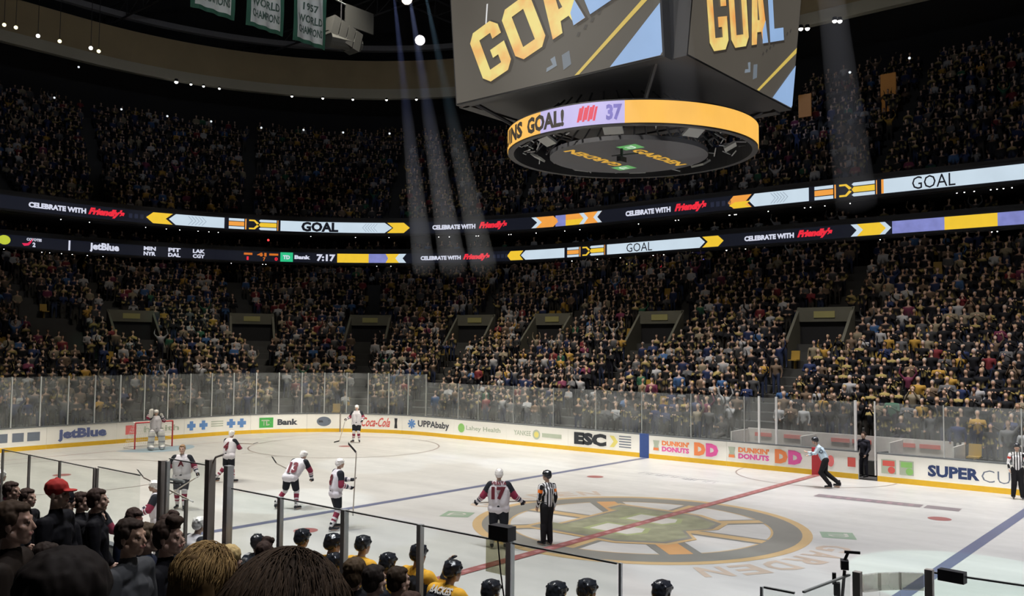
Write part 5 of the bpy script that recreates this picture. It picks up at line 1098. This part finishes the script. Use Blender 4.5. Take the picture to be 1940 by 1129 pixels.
fan(4.98, -16.03, 2.62, .1, 1, 'fan with light blond hair beside the large dark head', BR, style='full', hair=(.42, .31, .14))
fan(6.26, -15.4, 2.58, -.2, 1, 'brown haired head, left of three before the gold jerseys', DK, hair=(.06, .04, .022), style='full')
fan(7.18, -15.95, 2.78, .0, 1, 'narrow dark head, middle of three before the gold jerseys', DK, collar=(.3, .3, .34), hair=(.02, .015, .012))
fan(6.85, -15.35, 2.6, .2, 1, 'dark head, right of three before the gold jerseys', DK, hair=(.03, .02, .012))
fan(7.3, -15.6, 2.5, .2, 1, 'low brown head at the bottom edge by the silver post', DK, hair=(.05, .03, .022))
# strands: thin fibres following the scalp
def strands(F, e, col, n, length, r=.0014, wild=.25, name='hair', big=1.0):
    T = F.T; V = []; Fc = []; rr_ = random.Random(5); C = []
    for k in range(n):
        th = rr_.uniform(0, 2 * PI); ph = math.acos(rr_.uniform(-.35, 1)); d = Vector((math.sin(ph) * math.cos(th), math.sin(ph) * math.sin(th), math.cos(ph)))
        if d.y > .55 and d.z < .55: continue
        p = Vector((d.x * .082, d.y * .1 - .012, d.z * .098 + .03)); v = Vector((d.x * .8, d.y * .5 - .5, -.1)) + Vector([rr_.uniform(-wild, wild) for _ in range(3)]); pts = [p]; L = length * rr_.uniform(.6, 1.1); m = 7; rj = rr_.uniform(0, .3) ** 1.5
        for q in range(m):
            v = (v.normalized() + Vector((0, -.1, -.75)) + Vector([rr_.uniform(-.3, .3) for _ in range(3)]) * wild); p = p + v.normalized() * L / m
            c = Vector((p.x / .092, (p.y + .012) / .108, (p.z - .03) / .108)); mx = 1.0 + .1 * q / m + rj
            if p.z > -.1 and (c.length < 1 or c.length > mx): c = c.normalized() * min(max(c.length, 1.0), mx); p = Vector((c.x * .093, c.y * .109 - .012, c.z * .109 + .03))
            pts.append(p.copy())
        w = Vector((-d.y, d.x, 0)).normalized() if abs(d.z) < .98 else Vector((1, 0, 0)); b0 = len(V); sh = rr_.uniform(.5, 1.4)
        for q, p in enumerate(pts):
            a = r * (1 - q / (m + 1)) * 2; p = (p - Vector((0, -.012, .03))) * big + Vector((0, -.012, .03)); V += [tuple(T @ (p + w * a)), tuple(T @ (p - w * a)), tuple(T @ (p + d * a))]; C += [np.array(col) * sh] * 3
        for q in range(m):
            for j in range(3): a = b0 + q * 3 + j; b = b0 + q * 3 + (j + 1) % 3; Fc.append((a, b, b + 3, a + 3))
    o = mesh_obj(name, V, Fc, M_VC, e, True); set_col(o.data, np.array(C)); return tag(o, None, None, None, None)
e, F = fan(10.25, -19.5, 4.0, .3, .95, 'woman with long blond hair in the near centre of the crowd', BR, style='long', hair=(.14, .085, .035), fine=.007); strands(F, e, (.34, .22, .09), 2600, .42, .0016, .35, 'hair_strand').__setitem__('kind', 'stuff')
e, F = fan(11.925, -20.345, 4.335, -.3, .95, 'large dark haired head in the centre foreground, seen from behind', DK, style='full', hair=(.03, .019, .011), fine=.007); strands(F, e, (.045, .028, .016), 3400, .2, .0012, .4, 'hair_strand', 1.24).__setitem__('kind', 'stuff')
e, F = fan(11.13, -20.41, 4.25, -.3, .95, 'dark hooded figure at the bottom left foreground', DK, style='full', hair=(.018, .014, .012), fine=.008)

# ------------------------------------------------------------------ roof things: banners, lamps, trusses
M_BGREEN = mat('banner_green', (.02, .09, .055), .8); M_BWHITE = mat('banner_white', (.5, .52, .5), .8, var=.15, nscale=1.5); M_BTXT = mat('banner_text', (.05, .09, .07), .8)
def banner(y0, y1, zb, lines, label):
    X = -24.0; w = y1 - y0; H = 4.6; e = empty('championship_banner', (X, (y0 + y1) / 2, zb + H), 0, label, 'banner', 'championship banners under the roof'); n = 24; V = []; Fc = []
    def wav(a, z): return .05 * math.sin(a * 9 + z) + .03 * math.sin(z * 2.1 + a * 3)
    for k, (m, i0, o_) in enumerate(((M_BGREEN, 0, 0), (M_BWHITE, .2, .02))):
        V = []; Fc = []
        for j in range(9):
            for i in range(n + 1):
                a = -w / 2 + i0 + (w - 2 * i0) * i / n; z = -H + i0 + (H - 2 * i0) * j / 8; V.append((wav(a, z) + o_, a, z))
        Fc = [(j * (n + 1) + i, j * (n + 1) + i + 1, (j + 1) * (n + 1) + i + 1, (j + 1) * (n + 1) + i) for j in range(8) for i in range(n)]
        o = mesh_obj(('border_cloth', 'white_cloth')[k], V, Fc, m, e); sd = o.modifiers.new('s', 'SOLIDIFY'); sd.thickness = .012; sd.offset = 0
    for txt, z, h in lines:
        wd = min(w - .55, h * text2d(txt, .03)[2] * .95)
        text_on('banner_lettering', txt, lambda x, y: Vector((wav((x - .5) * wd, -H + z + y * h) + .045, (x - .5) * wd, -H + z + y * h)), M_BTXT, e, .03)
    MB().tube((0, -w / 2, .0), (0, w / 2, 0), .05).build('top_pole', M_STEEL, e)
    for s in (-1, 1): MB().tube((0, s * w * .4, 0), (0, s * w * .4, 42 - zb - H - .02), .02, n=5).build('hanging_cable', M_STEEL, e)
TX = lambda yr: [('CHAMPIONS', .5, .42), ('WORLD', 1.1, .42), (yr, 1.75, .4), ('CELTICS', 2.9, .5)]
banner(-.35, 1.95, 20.55, TX('1960'), 'white and green championship banner, leftmost and most cropped')
banner(2.6, 4.75, 20.55, TX('1959'), 'white and green championship banner reading 1959, middle one')
banner(5.35, 7.4, 20.55, TX('1957'), 'white and green championship banner reading 1957, rightmost')
M_LAMP = mat('lamp_white', (1, .97, .9), emit=(1, .97, .92), estr=9); M_LAMPY = mat('lamp_warm', (1, .9, .5), emit=(1, .88, .45), estr=3.0); M_LAMPD = mat('lamp_dim', (1, 1, 1), emit=(.9, .95, 1), estr=.9)
def lampobj(p, r, m, label, name='downlight', group=None, d=None):
    p = Vector(p); d = (d or (Vector((0, 0, 0)) - p)).normalized(); e = empty(name, p, 0, label, 'lamp', group); MB().tube(-d * r * 1.6, d * .0, r * .9, r * 1.15, 12).build('housing', M_BLACK, e)
    sv, sf = ico(2); mesh_obj('lens', [Vector(v) * r for v in sv], sf, m, e, True); return e
def at(px, py, dist): d = CF + CR * ((px - 970) / CFOC) - CU * ((py - 564.5) / CFOC); return CP + d * dist
lampobj((-35, 24.8, 28.3), .36, mat('lamp_hot', (1, 1, 1), emit=(1, .9, .92), estr=30), 'very bright round lamp left of the scoreboard', 'stage_lamp', d=CP - Vector((-35, 24.8, 28.3)))
lampobj((-34.2, 28.0, 29.0), .25, mat('lamp_hot2', (1, 1, 1), emit=(1, 1, .95), estr=8), 'round white lamp touching the left edge of the scoreboard', 'stage_lamp', d=CP - Vector((-35, 28, 29)))
lampobj((-36, 24.3, 31.6), .4, mat('lamp_hot3', (1, 1, 1), emit=(1, .75, .55), estr=12), 'warm bright lamp at the top edge left of the scoreboard', 'stage_lamp')
for k, s in enumerate((74.55, 73.21, 72.05, 70.58, 63.69, 60.67, 57.7, 54.31, 51.25)):
    p = onp(s, 29.55, -.2, PB); lampobj(p, .17 if k == 0 else .11, M_LAMP, 'small white downlight under the tan bulkhead, %s from the left' % ('first', 'second', 'third', 'fourth', 'fifth', 'sixth', 'seventh', 'eighth', 'ninth')[k], group='downlights under the bulkhead', d=Vector((0, 0, -1)))
for k, s in enumerate((12.75, 11.92, 10.15, 9.48)): lampobj(onp(s, 29.5 if k % 2 == 0 else 29.1, -.3 - .8 * (k % 2), PB), .17, M_LAMP, 'white downlight right of the scoreboard, %s' % ('leftmost', 'second', 'third', 'rightmost')[k], group='downlights right of the scoreboard', d=Vector((0, 0, -1)))
for k, (px, py, y) in enumerate(((8, 47, 1), (30, 52, 1), (72, 68, 0), (113, 78, 1), (172, 91, 0), (187, 97, 1))):
    e = lampobj(at(px, py, 62), .13, M_LAMPY if y else M_LAMP, 'small %s lamp hung before the bulkhead, %s at upper left' % ('yellow' if y else 'white', ('first', 'second', 'third', 'fourth', 'fifth', 'sixth')[k]), 'stage_lamp')
    MB().tube((0, 0, .2), (0, 0, 41.9 - e.location.z), .02, n=5).build('hanging_rod', M_STEEL, e)
for k, (px, py) in enumerate(((103, 185), (230, 207), (317, 220), (400, 230), (495, 242), (575, 246), (650, 251), (738, 253), (1610, 137), (1723, 110), (1838, 90), (149, 127))):
    lampobj(at(px, py, 76 if px < 900 else 62), .09, M_LAMPD, 'tiny dim aisle lamp high on the dark upper wall', 'aisle_lamp', 'dim lamps along the top of the upper bowl')
rnd = random.Random(4)
for k in range(70):
    s = rnd.uniform(-6, 72); w = rnd.random() < .5; P = PU if w else PL; lampobj(onp(s, 13.68 if w else 11.45, .8, P), .035, M_LAMP, 'tiny white downlight under the %s light ribbon' % ('upper' if w else 'lower'), group='tiny downlights under the %s ribbon' % ('upper' if w else 'lower'), d=Vector((0, 0, -1)))
# trusses and catwalks
M_TRUSS = mat('truss_paint', (.035, .035, .04), .6)
def truss(p, q, label, h=1.6, n=10):
    p = Vector(p); q = Vector(q); d = q - p; u = Vector((0, 0, h)); m = MB().tube(p, q, .09, n=6).tube(p + u, q + u, .09, n=6)
    for k in range(n): a = p + d * k / n; b = p + d * (k + 1) / n; m.tube(a, b + u, .05, n=5); m.tube(a, a + u, .05, n=5)
    o = m.build('roof_truss', M_TRUSS); tag(o, label, 'truss', 'roof trusses'); return o
for x in (-46, -38, -30, -22): truss((x, -30, 36.5 + (x + 46) * .02), (x, 46, 36.5 + (x + 46) * .02), 'dark steel roof truss above the left half of the rink', n=26)
for y in (16, 30): truss((-70, y, 34.5), (20, y, 34.5), 'long dark roof truss running along the rink', n=30)
sc_ = empty('speaker_cluster', (-28, 11.6, 24.2), 0, 'grey speaker cluster hanging right of the banners', 'speaker'); sk_m = mat('cluster_grey', (.035, .035, .032), .6)
for k in range(4): MB().box((0, -.7 + k * .55, -.5 - .16 * k), (.9, .5, 1.2), R=Matrix.Rotation(-.25, 3, 'X')).build('speaker_box', sk_m, sc_)
MB().tube((0, -1.0, -1.25), (0, 1.4, -1.0), .5, .42, 14).build('round_base', mat('cluster_dark', (.06, .06, .055), .6), sc_); MB().tube((0, 0, 0), (0, 0, 17.6), .04, n=5).build('cable', M_STEEL, sc_); MB().box((0, 1.4, .6), (.1, 2.2, 1.3)).build('screen_back', sk_m, sc_)
rl = MB().tube((-28, 10.2, 25.6), (-28, 13.4, 25.2), .05); tag(rl.build('catwalk_rail', mat('rail_pale', (.3, .3, .29), .5)), 'pale slanting rail above the speaker cluster', 'rail')
# amber doorways high in the upper bowl
M_AMB = mat('amber_glow', (.3, .14, .04), emit=(.35, .15, .03), estr=.12)
for k, (px, py, w, h, dd) in enumerate(((1683, 175, 1.0, 2.6, 60.5), (1525, 200, .9, 1.6, 62), (1850, 125, 1.0, 1.4, 60.5))):
    o = MB().box((0, 0, 0), (w, .1, h)).build('lit_doorway', M_AMB); o.location = at(px, py, dd); tag(o, 'dim amber doorway in the upper bowl right of scoreboard, %s' % ('middle and tallest', 'left', 'right and farthest')[k], 'doorway')
# concourse signs
for k, (s, z, w, h, c, lb) in enumerate(((22.6, 10.9, .9, .35, (190, 170, 90), 'small yellow lit sign under the lower ribbon'), (17.2, 11.0, 1.0, .2, (120, 110, 230), 'thin violet lit sign under the lower ribbon'), (20.2, 10.8, .7, .2, (170, 40, 50), 'small red lit sign under the lower ribbon'), (40.9, 10.4, 1.3, .22, (235, 200, 120), 'row of warm lights under the lower ribbon'))):
    tag(sweep('lit_sign', PL, s, s - w, rect(2.9, 2.95, z, z + h), led('sign%d' % k, c, .8)), lb, 'sign')
for px, py in ((530, 452),): lampobj(onp(50.0, 13.2, .3, PU), .09, mat('lamp_redx', (1, 0, 0), emit=(1, .05, .05), estr=2), 'small red lamp under the upper ribbon above the clock', 'red_lamp')

# ------------------------------------------------------------------ haze lit by the follow spots
def haze_mat(den):
    m = bpy.data.materials.new('stage_haze'); m.use_nodes = True; nt = m.node_tree; nt.nodes.remove(nt.nodes['Principled BSDF']); v = nt.nodes.new('ShaderNodeVolumeScatter'); v.inputs['Color'].default_value = (.9, .93, 1, 1); v.inputs['Density'].default_value = den; v.inputs['Anisotropy'].default_value = .2
    nt.links.new(v.outputs[0], nt.nodes['Material Output'].inputs['Volume']); return m
HZ = haze_mat(.035)
for k, (loc, aim, pw, c, cone) in enumerate(BEAMS):
    a = Vector(loc); d = (Vector(aim) - a); L = d.length; d.normalize(); t1 = (a.z - 9.0) / -d.z / 1.0; r = math.tan(math.radians(cone / 2)) * 1.05
    o = MB().tube(a + d * 1.0, a + d * t1, 1.0 * r + .05, t1 * r + .05, 20).build('haze', HZ); tag(o, 'faint smoky haze lit by the %s roof spotlight' % ('leftmost', 'second', 'third', 'fourth', 'rightmost')[k], 'haze', None, 'stuff')
